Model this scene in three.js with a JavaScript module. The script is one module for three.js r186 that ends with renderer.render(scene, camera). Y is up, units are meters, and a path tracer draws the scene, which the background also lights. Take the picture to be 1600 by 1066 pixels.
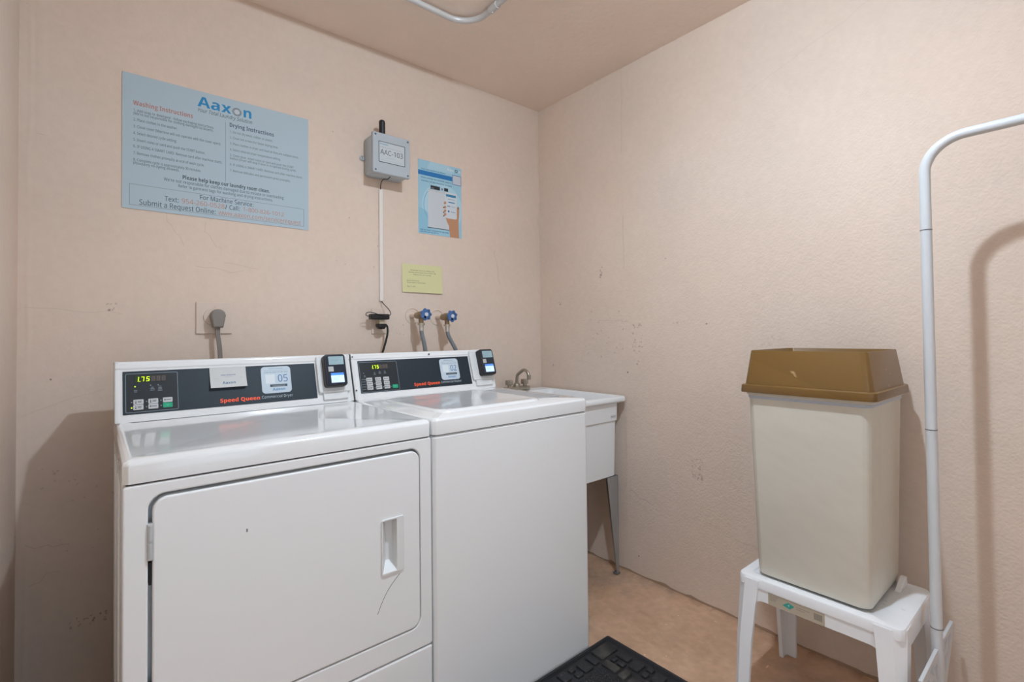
import * as THREE from 'three';
import { RoundedBoxGeometry } from 'three/addons/geometries/RoundedBoxGeometry.js';
import { mergeGeometries, toCreasedNormals } from 'three/addons/utils/BufferGeometryUtils.js';

// ---------------------------------------------------------------- camera, light, exposure
const scene = new THREE.Scene();
scene.background = new THREE.Color(0.79, 0.97, 1.15);             // overcast daylight, reaching in by an unseen doorway placed to soften the room light
scene.backgroundIntensity = 1.5;
const FOCAL = 765.555;                                           // pixels, in the 1600 x 1066 frame
const camera = new THREE.PerspectiveCamera(2 * Math.atan(533 / FOCAL) * 180 / Math.PI, 1600 / 1066, 0.02, 30);
camera.position.set(-1.945, 1.1429, 2.083);
camera.rotation.set(0.0186, -0.6927, -0.011, 'YXZ');
camera.setViewOffset(1600, 1066, 0, 24, 1600, 1066);             // lens shift
scene.add(camera);
const renderer = new THREE.WebGLRenderer({ antialias: true });
renderer.toneMapping = THREE.LinearToneMapping;
renderer.toneMappingExposure = 1.15;
renderer.shadowMap.enabled = true;
const LAMP = { x: -1.06, y: 2.392, z: 1.56, radius: 0.026, intensity: 1.8, down: 2.9, color: new THREE.Color(0.79, 0.97, 1.15) };

// ---------------------------------------------------------------- helpers
let seed = 7;
const rnd = () => { seed = (seed * 1664525 + 1013904223) >>> 0; return seed / 4294967296; };
const V = (x, y, z) => new THREE.Vector3(x, y, z);
const used = new Map();
function numbered(name) {
  const n = used.get(name) ?? 0; used.set(name, n + 1);
  return n ? `${name}_${String(n).padStart(3, '0')}` : name;
}
function shade(o) { o.castShadow = true; o.receiveShadow = true; return o; }
function tag(o, label, category, extra = {}) { Object.assign(o.userData, { label, category }, extra); return o; }
function thing(name, label, category, pos = [0, 0, 0], turn = 0, extra) {
  const g = new THREE.Group(); g.name = numbered(name); g.position.set(...pos); g.rotation.y = turn; scene.add(g);
  return tag(g, label, category, extra);
}
function part(name, geo, mat, parent, label) {
  const m = shade(new THREE.Mesh(Array.isArray(geo) ? merge(geo) : geo, mat)); m.name = name; parent.add(m);
  if (label) m.userData.label = label;
  return m;
}
function solo(name, geo, mat, label, category, pos = [0, 0, 0], extra) {
  const m = part(numbered(name), geo, mat, scene); m.position.set(...pos); return tag(m, label, category, extra);
}
function merge(list) {
  return mergeGeometries(list.map((g) => { const h = g.index ? g.toNonIndexed() : g.clone(); for (const k of Object.keys(h.attributes)) if (!['position', 'normal', 'uv'].includes(k)) h.deleteAttribute(k); return h; }));
}
const rbox = (w, h, d, r, x = 0, y = 0, z = 0, s = 3) => new RoundedBoxGeometry(w, h, d, s, Math.min(r, w / 2.01, h / 2.01, d / 2.01)).translate(x, y, z);
// a box given by its bounds
const span = (x0, x1, y0, y1, z0, z1, r = 0.002, s = 3) => rbox(x1 - x0, y1 - y0, z1 - z0, r, (x0 + x1) / 2, (y0 + y1) / 2, (z0 + z1) / 2, s);
const cyl = (r0, r1, h, n = 32) => new THREE.CylinderGeometry(r0, r1, h, n);
function tube(pts, r, seg = 64, sides = 16, tension = 0.5) {
  return new THREE.TubeGeometry(new THREE.CatmullRomCurve3(pts.map((p) => V(...p)), false, 'centripetal', tension), seg, r, sides, false);
}
function roundRect(x0, x1, y0, y1, r, path = new THREE.Shape()) {
  path.moveTo(x0 + r, y0); path.lineTo(x1 - r, y0); path.absarc(x1 - r, y0 + r, r, -Math.PI / 2, 0, false);
  path.lineTo(x1, y1 - r); path.absarc(x1 - r, y1 - r, r, 0, Math.PI / 2, false);
  path.lineTo(x0 + r, y1); path.absarc(x0 + r, y1 - r, r, Math.PI / 2, Math.PI, false);
  path.lineTo(x0, y0 + r); path.absarc(x0 + r, y0 + r, r, Math.PI, Math.PI * 1.5, false);
  return path;
}
function extrude(shape, depth, bevel = 0, curve = 10) {       // from z = 0 to z = depth, bevel inside those bounds
  const g = new THREE.ExtrudeGeometry(shape, { depth: depth - 2 * bevel, bevelEnabled: bevel > 0, bevelSize: bevel, bevelThickness: bevel, bevelOffset: -bevel, bevelSegments: 3, curveSegments: curve });
  return g.translate(0, 0, bevel);
}
// rounded rectangles [x0, x1, z0, z1, radius, y] joined one to the next
function loft(rings, capFirst = true, capLast = true, n = 7, crease = 0.7) {
  const pos = [], idx = [], per = 4 * (n + 1);
  for (const [x0, x1, z0, z1, r, y] of rings) {
    for (const [cx, cz, a0] of [[x1 - r, z1 - r, 0], [x0 + r, z1 - r, 1], [x0 + r, z0 + r, 2], [x1 - r, z0 + r, 3]])
      for (let i = 0; i <= n; i++) { const a = (a0 + i / n) * Math.PI / 2; pos.push(cx + r * Math.cos(a), y, cz + r * Math.sin(a)); }
  }
  for (let k = 0; k + 1 < rings.length; k++) for (let i = 0; i < per; i++) {
    const a = k * per + i, b = k * per + (i + 1) % per, c = a + per, d = b + per;
    idx.push(a, c, b, b, c, d);
  }
  const cap = (k, flip) => {
    const m = pos.length / 3, [x0, x1, z0, z1, , y] = rings[k]; pos.push((x0 + x1) / 2, y, (z0 + z1) / 2);
    for (let i = 0; i < per; i++) { const a = k * per + i, b = k * per + (i + 1) % per; flip ? idx.push(m, a, b) : idx.push(m, b, a); }
  };
  if (capFirst) cap(0, true);
  if (capLast) cap(rings.length - 1, false);
  let g = new THREE.BufferGeometry(); g.setAttribute('position', new THREE.Float32BufferAttribute(pos, 3)); g.setIndex(idx);
  g = toCreasedNormals(g, crease);
  const p = g.attributes.position, uv = new Float32Array(p.count * 2);
  for (let i = 0; i < p.count; i++) { uv[2 * i] = p.getX(i) + 0.37 * p.getZ(i); uv[2 * i + 1] = p.getY(i) + 0.41 * p.getZ(i); }
  g.setAttribute('uv', new THREE.BufferAttribute(uv, 2));
  return g;
}
// closed polygons (lists of [x, y, z] of equal length) joined one to the next, with end caps
function skin(rings, crease = 0.6) {
  const n = rings[0].length, pos = rings.flat(2), idx = [];
  for (let k = 0; k + 1 < rings.length; k++) for (let i = 0; i < n; i++) {
    const a = k * n + i, b = k * n + (i + 1) % n, c = a + n, d = b + n; idx.push(a, b, c, b, d, c);
  }
  for (const [k, flip] of [[0, true], [rings.length - 1, false]]) {
    const flat = rings[k].map(([x, , z]) => new THREE.Vector2(x, z));
    for (const [a, b, c] of THREE.ShapeUtils.triangulateShape(flat, [])) flip ? idx.push(k * n + a, k * n + b, k * n + c) : idx.push(k * n + a, k * n + c, k * n + b);
  }
  let g = new THREE.BufferGeometry(); g.setAttribute('position', new THREE.Float32BufferAttribute(pos, 3)); g.setIndex(idx);
  g = toCreasedNormals(g, crease); g.setAttribute('uv', new THREE.BufferAttribute(new Float32Array(g.attributes.position.count * 2), 2));
  return g;
}
const lathe = (pts, n = 40) => new THREE.LatheGeometry(pts.map(([r, y]) => new THREE.Vector2(r, y)), n);

// ---------------------------------------------------------------- noise and textures
const LAT = 256, lattice = new Float32Array(LAT * LAT).map(() => rnd());
function noise(x, y, ox = 0) {
  const xi = Math.floor(x), yi = Math.floor(y), fx = x - xi, fy = y - yi, u = fx * fx * (3 - 2 * fx), v = fy * fy * (3 - 2 * fy);
  const at = (i, j) => lattice[((j + ox * 7) & 255) * LAT + ((i + ox * 13) & 255)];
  const a = at(xi, yi), b = at(xi + 1, yi), c = at(xi, yi + 1), d = at(xi + 1, yi + 1);
  return a + (b - a) * u + (c - a) * v + (a - b - c + d) * u * v;
}
const fbm = (x, y, o, ox = 0) => { let s = 0, a = 0.5, t = 0; for (let i = 0; i < o; i++) { s += a * noise(x, y, ox + i); t += a; x *= 2.03; y *= 2.03; a *= 0.5; } return s / t; };
function canvas(w, h, draw) { const c = document.createElement('canvas'); c.width = w; c.height = h; draw(c.getContext('2d'), w, h); return c; }
function finish(t, srgb) { t.wrapS = t.wrapT = THREE.RepeatWrapping; t.magFilter = THREE.LinearFilter; t.minFilter = THREE.LinearMipmapLinearFilter; t.generateMipmaps = true; if (srgb) t.colorSpace = THREE.SRGBColorSpace; t.needsUpdate = true; return t; }
function print(w, h, draw) { const t = new THREE.CanvasTexture(canvas(w, h, draw)); finish(t, true); t.wrapS = t.wrapT = THREE.ClampToEdgeWrapping; return t; }
function field(w, h, f) {                                            // grey DataTexture; f(u, v) in 0..1, v up
  const d = new Uint8Array(w * h * 4);
  for (let y = 0; y < h; y++) for (let x = 0; x < w; x++) { const v = Math.max(0, Math.min(255, f((x + 0.5) / w, (y + 0.5) / h) * 255)), i = (y * w + x) * 4; d[i] = d[i + 1] = d[i + 2] = v; d[i + 3] = 255; }
  return finish(new THREE.DataTexture(d, w, h), false);
}
function colourField(w, h, f) {                                      // f returns [r, g, b] in sRGB 0..255
  const d = new Uint8Array(w * h * 4);
  for (let y = 0; y < h; y++) for (let x = 0; x < w; x++) { const c = f((x + 0.5) / w, (y + 0.5) / h), i = (y * w + x) * 4; d[i] = c[0]; d[i + 1] = c[1]; d[i + 2] = c[2]; d[i + 3] = 255; }
  return finish(new THREE.DataTexture(d, w, h), true);
}
const std = (o) => new THREE.MeshStandardMaterial(o);
const phys = (o) => new THREE.MeshPhysicalMaterial(o);

// ---------------------------------------------------------------- the room
const H = 2.4465, XL = -2.15, ZF = 2.95;
const PEACH = [226, 206, 190];
// a painted plaster wall; marks are scuffs, cracks and seams in wall metres [kind, u, v, ...]
function wallMaterial(w, h, ox, peel, marks) {
  const W = 1536, Hh = Math.round(W * h / w), c = canvas(W, Hh, (g) => {
    const img = g.createImageData(W, Hh), d = img.data;
    for (let y = 0; y < Hh; y++) for (let x = 0; x < W; x++) {
      const u = x / W * w, v = (Hh - y) / Hh * h, i = (y * W + x) * 4;
      const n = (fbm(u * 3.1, v * 3.1, 3, ox) - 0.5) * 9 + (fbm(u * 60, v * 60, 2, ox + 5) - 0.5) * 5, t = (fbm(u * 2.2 + 9, v * 2.2, 2, ox + 9) - 0.5) * 6;
      const sp = noise(u * 210, v * 210, ox + 3) > 0.985 && noise(u * 9, v * 9, ox + 4) > 0.62 ? -16 : 0;
      d[i] = PEACH[0] + n + t + sp; d[i + 1] = PEACH[1] + n + sp; d[i + 2] = PEACH[2] + n - t * 0.6 + sp; d[i + 3] = 255;
    }
    g.putImageData(img, 0, 0);
    const X = (u) => u / w * W, Y = (v) => Hh - v / h * Hh;
    for (const m of marks) {
      if (m[0] === 'crack') { g.strokeStyle = `rgba(140,118,106,${(m[2] ?? 0.4) * 0.7})`; g.lineWidth = m[3] ?? 1.2; g.beginPath(); m[1].forEach(([u, v], i) => { const px = X(u) + (i ? (rnd() - 0.5) * 2 : 0); i ? g.lineTo(px, Y(v)) : g.moveTo(px, Y(v)); }); g.stroke(); }
      if (m[0] === 'scuff') { const [, u, v, du, dv, a = 0.35, k = 14] = m; for (let i = 0; i < k; i++) { g.fillStyle = `rgba(128,104,92,${a * (0.4 + rnd() * 0.6)})`; g.beginPath(); g.ellipse(X(u + (rnd() - 0.5) * du), Y(v + (rnd() - 0.5) * dv), 1 + rnd() * 2.2, 0.8 + rnd() * 1.6, rnd() * 3, 0, 7); g.fill(); } }
      if (m[0] === 'dot') { g.fillStyle = `rgba(84,68,60,${m[3] ?? 0.7})`; g.beginPath(); g.arc(X(m[1]), Y(m[2]), m[4] ?? 1.6, 0, 7); g.fill(); }
    }
  });
  const map = finish(new THREE.CanvasTexture(c), true); map.repeat.set(1 / w, 1 / h);
  const ridges = marks.filter((m) => m[0] === 'ridge');
  const px = 2040 / Math.max(w, h), bump = field(Math.round(w * px), Math.round(h * px), (u0, v0) => {
    const u = u0 * w, v = v0 * h;
    let s = 0.45 + (fbm(u * 190, v * 190, 2, ox + 11) - 0.5) * 0.30 * peel + (fbm(u * 9, v * 9, 3, ox + 2) - 0.5) * 0.35 + (fbm(u * 40, v * 8, 2, ox + 6) - 0.5) * 0.16;
    for (const [, ru, v0r, v1r, wd, amp] of ridges) {
      const k = Math.abs(u - ru - (noise(v * 6, 3, ox) - 0.5) * 0.008) / wd; if (v > v0r && v < v1r && k < 3) s += amp * Math.exp(-k * k) * (0.5 + noise(v * 14, 8, ox));
    }
    return s;
  });
  bump.repeat.set(1 / w, 1 / h);
  return phys({ map, bumpMap: bump, bumpScale: 0.0018, roughness: 0.58, specularIntensity: 0.35 });
}
function wall(name, x0, x1, y0, y1, z0, z1, uv, mat, label) {
  const g = new THREE.BoxGeometry(x1 - x0, y1 - y0, z1 - z0).translate((x0 + x1) / 2, (y0 + y1) / 2, (z0 + z1) / 2), p = g.attributes.position;
  for (let i = 0; i < p.count; i++) g.attributes.uv.setXY(i, ...uv(p.getX(i), p.getY(i), p.getZ(i)));
  return solo(name, g, mat, label, name.split('_')[0], [0, 0, 0], { kind: 'structure' });
}
const crackLine = (u0, v0, u1, v1, k = 9, j = 0.012) => Array.from({ length: k + 1 }, (_, i) => [u0 + (u1 - u0) * i / k + (rnd() - 0.5) * j, v0 + (v1 - v0) * i / k + (rnd() - 0.5) * j]);
const TH = 0.1;
// back wall, u = x + 2.15
const bx = (x) => x - XL;
const backMarks = [
  ['crack', crackLine(bx(-0.335), 1.60, bx(-0.30), 1.42, 6), 0.5, 1.3], ['scuff', bx(-1.927), 1.253, 0.03, 0.03, 0.5, 8], ['scuff', bx(-1.985), 0.25, 0.09, 0.03, 0.55, 22],
  ['crack', crackLine(bx(-1.70), 1.40, bx(-1.55), 1.395, 5, 0.02), 0.35], ['crack', crackLine(bx(-1.60), 1.42, bx(-1.5), 1.40, 4, 0.02), 0.3], ['crack', crackLine(bx(-1.79), 1.58, bx(-1.74), 1.48, 5, 0.02), 0.3],
  ['crack', crackLine(bx(-1.67), 1.56, bx(-1.62), 1.47, 5, 0.02), 0.28], ['dot', bx(-2.075), 1.02], ['dot', bx(-1.0), 1.55, 0.4], ['dot', bx(-1.13), 1.66, 0.5], ['dot', bx(-1.20), 2.02, 0.4],
  ['crack', crackLine(bx(-2.14), 0.92, bx(-1.95), 0.99, 5, 0.02), 0.22], ['crack', crackLine(bx(-2.14), 1.24, bx(-1.9), 1.23, 6, 0.01), 0.22], ['scuff', bx(-0.9), 1.17, 0.07, 0.05, 0.25, 10], ['scuff', bx(-2.0), 0.6, 0.2, 0.3, 0.3, 22],
  ['scuff', bx(-1.05), 1.46, 0.4, 0.03, 0.2, 10], ['crack', crackLine(bx(-2.13), 0.52, bx(-2.04), 0.50, 6, 0.02), 0.4], ['crack', crackLine(bx(-2.13), 0.40, bx(-2.05), 0.43, 6, 0.02), 0.35],
  ['ridge', bx(-2.105), 1.78, 2.3, 0.012, 0.5], ['ridge', bx(-2.127), 0.0, 2.4, 0.006, 0.35], ['ridge', bx(-0.015), 0, 2.4, 0.008, 0.3],
];
wall('wall_back', XL - TH, TH, 0, H, -TH, 0, (x, y) => [bx(x), y], wallMaterial(2.15, H, 1, 0.35, backMarks), 'peach painted plaster wall behind the machines with posters');
// right wall, u = z
const rightMarks = [
  ['ridge', 0.60, 0, 2.44, 0.007, 0.42], ['ridge', 0.008, 0, 2.4, 0.006, 0.3], ['crack', crackLine(0.60, 2.43, 0.594, 2.03, 8, 0.004), 0.22, 1], ['crack', crackLine(0.596, 1.72, 0.60, 1.46, 8, 0.006), 0.32, 1.3], ['crack', crackLine(0.44, 1.215, 0.62, 1.205, 6, 0.01), 0.3],
  ['scuff', 0.455, 1.455, 0.012, 0.06, 0.6, 10], ['scuff', 0.16, 1.315, 0.02, 0.02, 0.4, 5], ['scuff', 0.67, 1.09, 0.06, 0.2, 0.35, 34], ['scuff', 0.47, 1.15, 0.25, 0.25, 0.3, 30], ['dot', 0.612, 0.955, 0.85, 1.8], ['dot', 0.10, 0.97, 0.7],
  ['scuff', 0.966, 0.56, 0.05, 0.09, 0.3, 40], ['crack', crackLine(0.605, 0.39, 0.73, 0.35, 5, 0.02), 0.4, 1.4], ['crack', crackLine(0.605, 0.36, 0.70, 0.33, 5, 0.02), 0.3], ['scuff', 1.3, 1.12, 0.12, 0.08, 0.16, 12], ['crack', crackLine(1.02, 0.34, 1.22, 0.30, 6, 0.02), 0.22],
  ['dot', 0.66, 0.09, 0.6], ['dot', 1.02, 1.18, 0.6], ['dot', 0.83, 1.48, 0.35], ['scuff', 0.9, 1.19, 0.1, 0.02, 0.2, 5], ['crack', crackLine(1.21, 2.09, 1.65, 2.25, 8, 0.01), 0.08, 2],
];
wall('wall_right', 0, TH, 0, H, 0, ZF, (x, y, z) => [z, y], wallMaterial(ZF, H, 21, 1.5, rightMarks), 'peach painted wall with orange peel texture beside the sink');
const plain = wallMaterial(ZF, H, 41, 0.5, [['scuff', 0.2, 0.4, 0.3, 0.4, 0.3, 20]]);
wall('wall_left', XL - TH, XL, 0, H, 0, ZF, (x, y, z) => [z, y], plain, 'peach painted wall to the left of the dryer');
{ // opposite wall out of view; its unseen doorway is placed to light the room softly
  const D0 = -2.07, D1 = -1.15, DH = 2.06, sh = new THREE.Shape([[XL - TH, 0], [D0, 0], [D0, DH], [D1, DH], [D1, 0], [TH, 0], [TH, H], [XL - TH, H]].map(([x, y]) => new THREE.Vector2(x, y)));
  const g = extrude(sh, TH).translate(0, 0, ZF), p = g.attributes.position; for (let i = 0; i < p.count; i++) g.attributes.uv.setXY(i, bx(p.getX(i)), p.getY(i));
  solo('wall_front', g, plain, 'peach painted wall opposite the machines with an unseen doorway placed for soft light', 'wall', [0, 0, 0], { kind: 'structure' });
  const frame = std({ color: new THREE.Color(0.62, 0.6, 0.57), roughness: 0.5 });
  solo('unseen_trim_1', merge([span(D0 - 0.05, D0, 0, DH + 0.05, ZF - 0.012, ZF + TH + 0.012, 0.003), span(D1, D1 + 0.05, 0, DH + 0.05, ZF - 0.012, ZF + TH + 0.012, 0.003), span(D0, D1, DH, DH + 0.05, ZF - 0.012, ZF + TH + 0.012, 0.003)]), frame, 'pale painted frame around the unseen doorway', 'door frame', [0, 0, 0], { kind: 'structure' });
  solo('unseen_walkway', new THREE.BoxGeometry(9, 0.1, 7).translate(-1.5, -0.07, ZF + TH + 3.52), std({ color: new THREE.Color(0.36, 0.34, 0.32), roughness: 0.9 }), 'unseen concrete ground outside the doorway', 'unseen_walkway', [0, 0, 0], { kind: 'structure' });  // unseen ground, limits the sky light coming in from below
}
const ceilMat = std({
  map: colourField(1024, 1024, (u, v) => { const n = (fbm(u * 9, v * 9, 3, 61) - 0.5) * 10, s = noise(u * 330, v * 330, 8) > 0.994 ? 26 : 0; return [241 + n + s, 222 + n + s, 207 + n + s]; }),
  bumpMap: field(1024, 1024, (u, v) => fbm(u * 160, v * 160, 3, 71) * 0.5 + fbm(u * 14, v * 14, 2, 77) * 0.5), bumpScale: 0.0022, roughness: 0.46,
});
wall('ceiling', XL - TH, TH, H, H + TH, -TH, ZF + TH, (x, y, z) => [x / 2.4, z / 2.4], ceilMat, 'peach painted ceiling with a slight gloss');
const floorMat = std({
  map: colourField(1536, 1536, (u, v) => {
    const x = u * 2.4, z = v * 2.4, n = (fbm(x * 4, z * 4, 4, 81) - 0.5) * 34 + (fbm(x * 45, z * 45, 3, 83) - 0.5) * 26;
    const g = Math.max(0, fbm(x * 6 + 3, z * 6, 4, 87) - 0.52) * 2.4, edge = Math.max(0, 1 - Math.abs(2.4 - 0.06 - x) / 0.05) * (noise(z * 30, 4, 2) > 0.45 ? 1 : 0.2), chip = noise(x * 55, z * 55, 90) > 0.972 && noise(x * 160, z * 160, 93) > 0.5 ? 42 : 0;
    return [206 + n - 40 * g - 22 * edge + chip, 168 + n - 26 * g - 20 * edge + chip, 138 + n - 14 * g - 16 * edge + chip];
  }),
  bumpMap: field(1024, 1024, (u, v) => fbm(u * 90, v * 90, 3, 95) * 0.4 + fbm(u * 10, v * 10, 3, 97) * 0.6), bumpScale: 0.004, roughness: 0.42,
});
wall('floor', XL - TH, TH, -TH, 0, -TH, ZF + TH, (x, y, z) => [(x + 2.34) / 2.4, z / 2.4], floorMat, 'tan painted concrete floor with scuffs and dirt');

{ // floor paint lapped unevenly up the foot of the walls
  const lap = (n, len, o) => { const sh = new THREE.Shape(); sh.moveTo(0, 0); sh.lineTo(len, 0); for (let i = n; i >= 0; i--) { const u = i / n * len; sh.lineTo(u, 0.004 + 0.010 * fbm(u * 14, o, 3, 31) * (0.4 + noise(u * 40, o + 2, 5))); } sh.lineTo(0, 0); return extrude(sh, 0.0025, 0); };
  const lapMat = std({ color: new THREE.Color(0.40, 0.27, 0.18), roughness: 0.5 });
  solo('baseboard_right', lap(150, ZF, 3).rotateY(-Math.PI / 2), lapMat, 'uneven strip of floor paint along the foot of the wall beside the sink', 'paint strip', [0, 0, 0], { kind: 'structure' });
  solo('baseboard_back', lap(110, 2.14, 9).translate(XL, 0, 0), lapMat, 'uneven strip of floor paint along the foot of the wall behind the machines', 'paint strip', [0, 0, 0], { kind: 'structure' });
}

// ---------------------------------------------------------------- shared materials
const enamelBump = field(512, 512, (u, v) => fbm(u * 24, v * 24, 2, 101));
const enamel = phys({ color: new THREE.Color(0.86, 0.86, 0.855), roughness: 0.16, clearcoat: 0.6, clearcoatRoughness: 0.05 });
const enamelFront = std({ color: new THREE.Color(0.86, 0.86, 0.855), roughness: 0.42 });
const plasticWhite = std({ color: new THREE.Color(0.78, 0.78, 0.77), roughness: 0.38 });
const gapDark = std({ color: new THREE.Color(0.05, 0.05, 0.05), roughness: 0.9 });
const blackPlastic = std({ color: new THREE.Color(0.012, 0.012, 0.014), roughness: 0.42 });
const darkRubber = std({ color: new THREE.Color(0.02, 0.02, 0.02), roughness: 0.8 });
const steel = std({ color: new THREE.Color(0.6, 0.6, 0.6), roughness: 0.35, metalness: 1 });
const paper = std({ color: new THREE.Color(0.8, 0.8, 0.78), roughness: 0.8 });
const peachPaint = std({ color: new THREE.Color().setRGB(PEACH[0] / 255, PEACH[1] / 255, PEACH[2] / 255, THREE.SRGBColorSpace), roughness: 0.5 });
// a thin sheet with a printed front
function sheet(w, h, t, tex, o = {}, edge = paper) {
  const front = std({ map: tex, roughness: 0.45, ...o });
  return [new THREE.BoxGeometry(w, h, t), [edge, edge, edge, edge, front, edge]];
}
// a flat rounded plate with planar uv over its front, from z = 0 to t
function plate(w, h, r, t) {
  const g = extrude(roundRect(-w / 2, w / 2, -h / 2, h / 2, r), t, 0), p = g.attributes.position;
  for (let i = 0; i < p.count; i++) g.attributes.uv.setXY(i, p.getX(i) / w + 0.5, p.getY(i) / h + 0.5);
  return g;
}
// one line of text squeezed or stretched to the width it has on the real thing
function line(g, text, x0, x1, y, size, color, font = 'sans-serif', weight = '') {
  g.save(); g.font = `${weight} ${size}px ${font}`; g.fillStyle = color; g.textBaseline = 'middle'; g.textAlign = 'left';
  const w = g.measureText(text).width || 1; g.translate(x0, y); g.scale((x1 - x0) / w, 1); g.fillText(text, 0, 0); g.restore();
}

// ---------------------------------------------------------------- dryer and washer
const MX = -1.92, MZ = 0.8823, TURN = 0.009, TOP = 0.909;
const TILT = 17 * Math.PI / 180;
// a frame on the tilted console face: x along the machine, y up the face, z out of it
function faceGroup(name, parent, x, v, lift = 0) {
  const g = new THREE.Group(); g.name = name; parent.add(g);
  g.position.set(x, TOP + v * Math.cos(TILT) + lift * Math.sin(TILT), -0.54 - v * Math.sin(TILT) + lift * Math.cos(TILT)); g.rotation.x = -TILT;
  return g;
}
function onFace(m, x, v, lift) {
  m.position.set(x, TOP + v * Math.cos(TILT) + lift * Math.sin(TILT), -0.54 - v * Math.sin(TILT) + lift * Math.cos(TILT)); m.rotation.x = -TILT; return m;
}
function consoleBody(w) {
  const s = new THREE.Shape(), P = (v, o = 0) => [0.54 + v * Math.sin(TILT) - o * Math.cos(TILT), TOP + v * Math.cos(TILT) + o * Math.sin(TILT)];
  s.moveTo(...P(0)); s.lineTo(...P(0.152)); s.lineTo(...P(0.156, 0.003)); s.lineTo(...P(0.166, 0.003));
  const c = P(0.168, -0.006); s.absarc(c[0], c[1], 0.0095, Math.PI - TILT, Math.PI * 0.5, true);
  s.lineTo(0.71, c[1] + 0.006); s.lineTo(0.718, c[1] - 0.004); s.lineTo(0.718, TOP); s.lineTo(...P(0));
  return extrude(s, w, 0.003, 8).rotateY(Math.PI / 2);          // shape x (depth) becomes -z, extrusion becomes +x
}
const PANEL_INK = '#10232f', PANEL_BASE = '#16222b';
const seg7 = { 1: [0, 1, 1, 0, 0, 0, 0], 7: [1, 1, 1, 0, 0, 0, 0], 5: [1, 0, 1, 1, 0, 1, 1], 8: [1, 1, 1, 1, 1, 1, 1] };
function drawDigit(g, d, x, y, w, h, on, t) {
  const sh = -0.12 * h; g.lineWidth = t; g.lineCap = 'round'; g.strokeStyle = on;
  const at = (u, v) => [x + u * w - (v - 0.5) * 2 * sh * -0.5 - 0, y + v * h], L = [[0, 0, 1, 0], [1, 0, 1, 0.5], [1, 0.5, 1, 1], [0, 1, 1, 1], [0, 0.5, 0, 1], [0, 0, 0, 0.5], [0, 0.5, 1, 0.5]];
  seg7[d].forEach((o, i) => { if (o) { g.beginPath(); g.moveTo(...at(L[i][0], L[i][1])); g.lineTo(...at(L[i][2], L[i][3])); g.stroke(); } });
}
function displayTexture(emit) {
  return print(512, 128, (g, W, Hh) => {
    g.fillStyle = emit ? '#000' : '#1b2424'; g.fillRect(0, 0, W, Hh);
    for (let i = 0; i < 6; i++) {
      const x = 26 + i * 82;
      if (!emit) { g.fillStyle = i < 3 ? '#27361c' : '#4a4340'; g.fillRect(x - 12, 8, 72, 112); drawDigit(g, 8, x + 4, 24, 38, 80, i < 3 ? '#31461f' : '#635a56', 9); }
      if (i < 3) drawDigit(g, [1, 7, 5][i], x + 4, 24, 38, 80, emit ? '#d8ff20' : '#c8f020', 13);
    }
    g.fillStyle = emit ? '#d8ff20' : '#c8f020'; g.beginPath(); g.arc(88, 108, 8, 0, 7); g.fill();
  });
}
const displayMat = std({ map: displayTexture(false), emissive: 0xffffff, emissiveMap: displayTexture(true), emissiveIntensity: 0.9, roughness: 0.3 });
const ledOn = std({ color: 0xd8ff40, emissive: 0xc8ff30, emissiveIntensity: 1.0, roughness: 0.4 });
const ledOff = std({ color: 0x9aa0a0, roughness: 0.5 });
function buttonTexture(kind) {
  return print(128, 80, (g, W, Hh) => {
    g.fillStyle = kind === 'green' ? '#12a377' : '#c4c6c6'; g.fillRect(0, 0, W, Hh); g.fillStyle = kind === 'green' ? '#5fc4a4' : '#4c5052';
    if (kind === 'green') { g.fillRect(38, 26, 52, 8); g.fillRect(56, 46, 16, 10); return; }
    if (kind === 'temp') { g.fillRect(26, 18, 9, 34); g.beginPath(); g.arc(30, 56, 10, 0, 7); g.fill(); g.fillRect(54, 26, 52, 9); g.fillRect(54, 44, 46, 9); } else { g.fillRect(18, 28, 18, 22); g.fillRect(42, 34, 66, 10); }
  });
}
const buttonMats = { temp: std({ map: buttonTexture('temp'), roughness: 0.5 }), text: std({ map: buttonTexture('text'), roughness: 0.5 }), green: std({ map: buttonTexture('green'), roughness: 0.5 }) };
const buttonGeo = plate(0.0232, 0.0142, 0.002, 0.0016), ledGeo = new THREE.SphereGeometry(0.0019, 12, 8);
// control panel print: w x h metres, frame bounds, product line under it
function panelTexture(w, h, frame, word, wordSpan, legends) {
  const W = 2048, k = W / w, Hh = Math.round(h * k);
  return print(W, Hh, (g) => {
    g.fillStyle = PANEL_INK; g.fillRect(0, 0, W, Hh);
    const Y = (v) => Hh - v * k;
    g.fillStyle = '#12191f'; g.beginPath(); g.roundRect(frame[0] * k, Y(frame[3]), (frame[1] - frame[0]) * k, (frame[3] - frame[2]) * k, 12); g.fill();
    g.strokeStyle = '#7f8c94'; g.lineWidth = 6; g.stroke();
    line(g, 'Speed Queen', wordSpan[0] * k, wordSpan[1] * k, Y(wordSpan[3]), 0.0165 * k, '#ff5a2c', 'sans-serif', 'bold');
    g.lineWidth = 2.5; g.strokeStyle = '#ff5a2c'; g.save(); g.font = `bold ${0.0165 * k}px sans-serif`; g.textBaseline = 'middle'; const mw = g.measureText('Speed Queen').width; g.translate(wordSpan[0] * k, Y(wordSpan[3])); g.scale((wordSpan[1] - wordSpan[0]) * k / mw, 1); g.strokeText('Speed Queen', 0, 0); g.restore();
    line(g, word, (wordSpan[1] + 0.004) * k, wordSpan[2] * k, Y(wordSpan[3] + 0.0005), 0.0125 * k, '#b9c2c7');
    g.fillStyle = '#6d787f';
    for (const [x, v, ws] of legends) ws.forEach((lw, i) => g.fillRect((x - lw / 2) * k, Y(v - i * 0.0042), lw * k, 0.0024 * k));
  });
}
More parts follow.
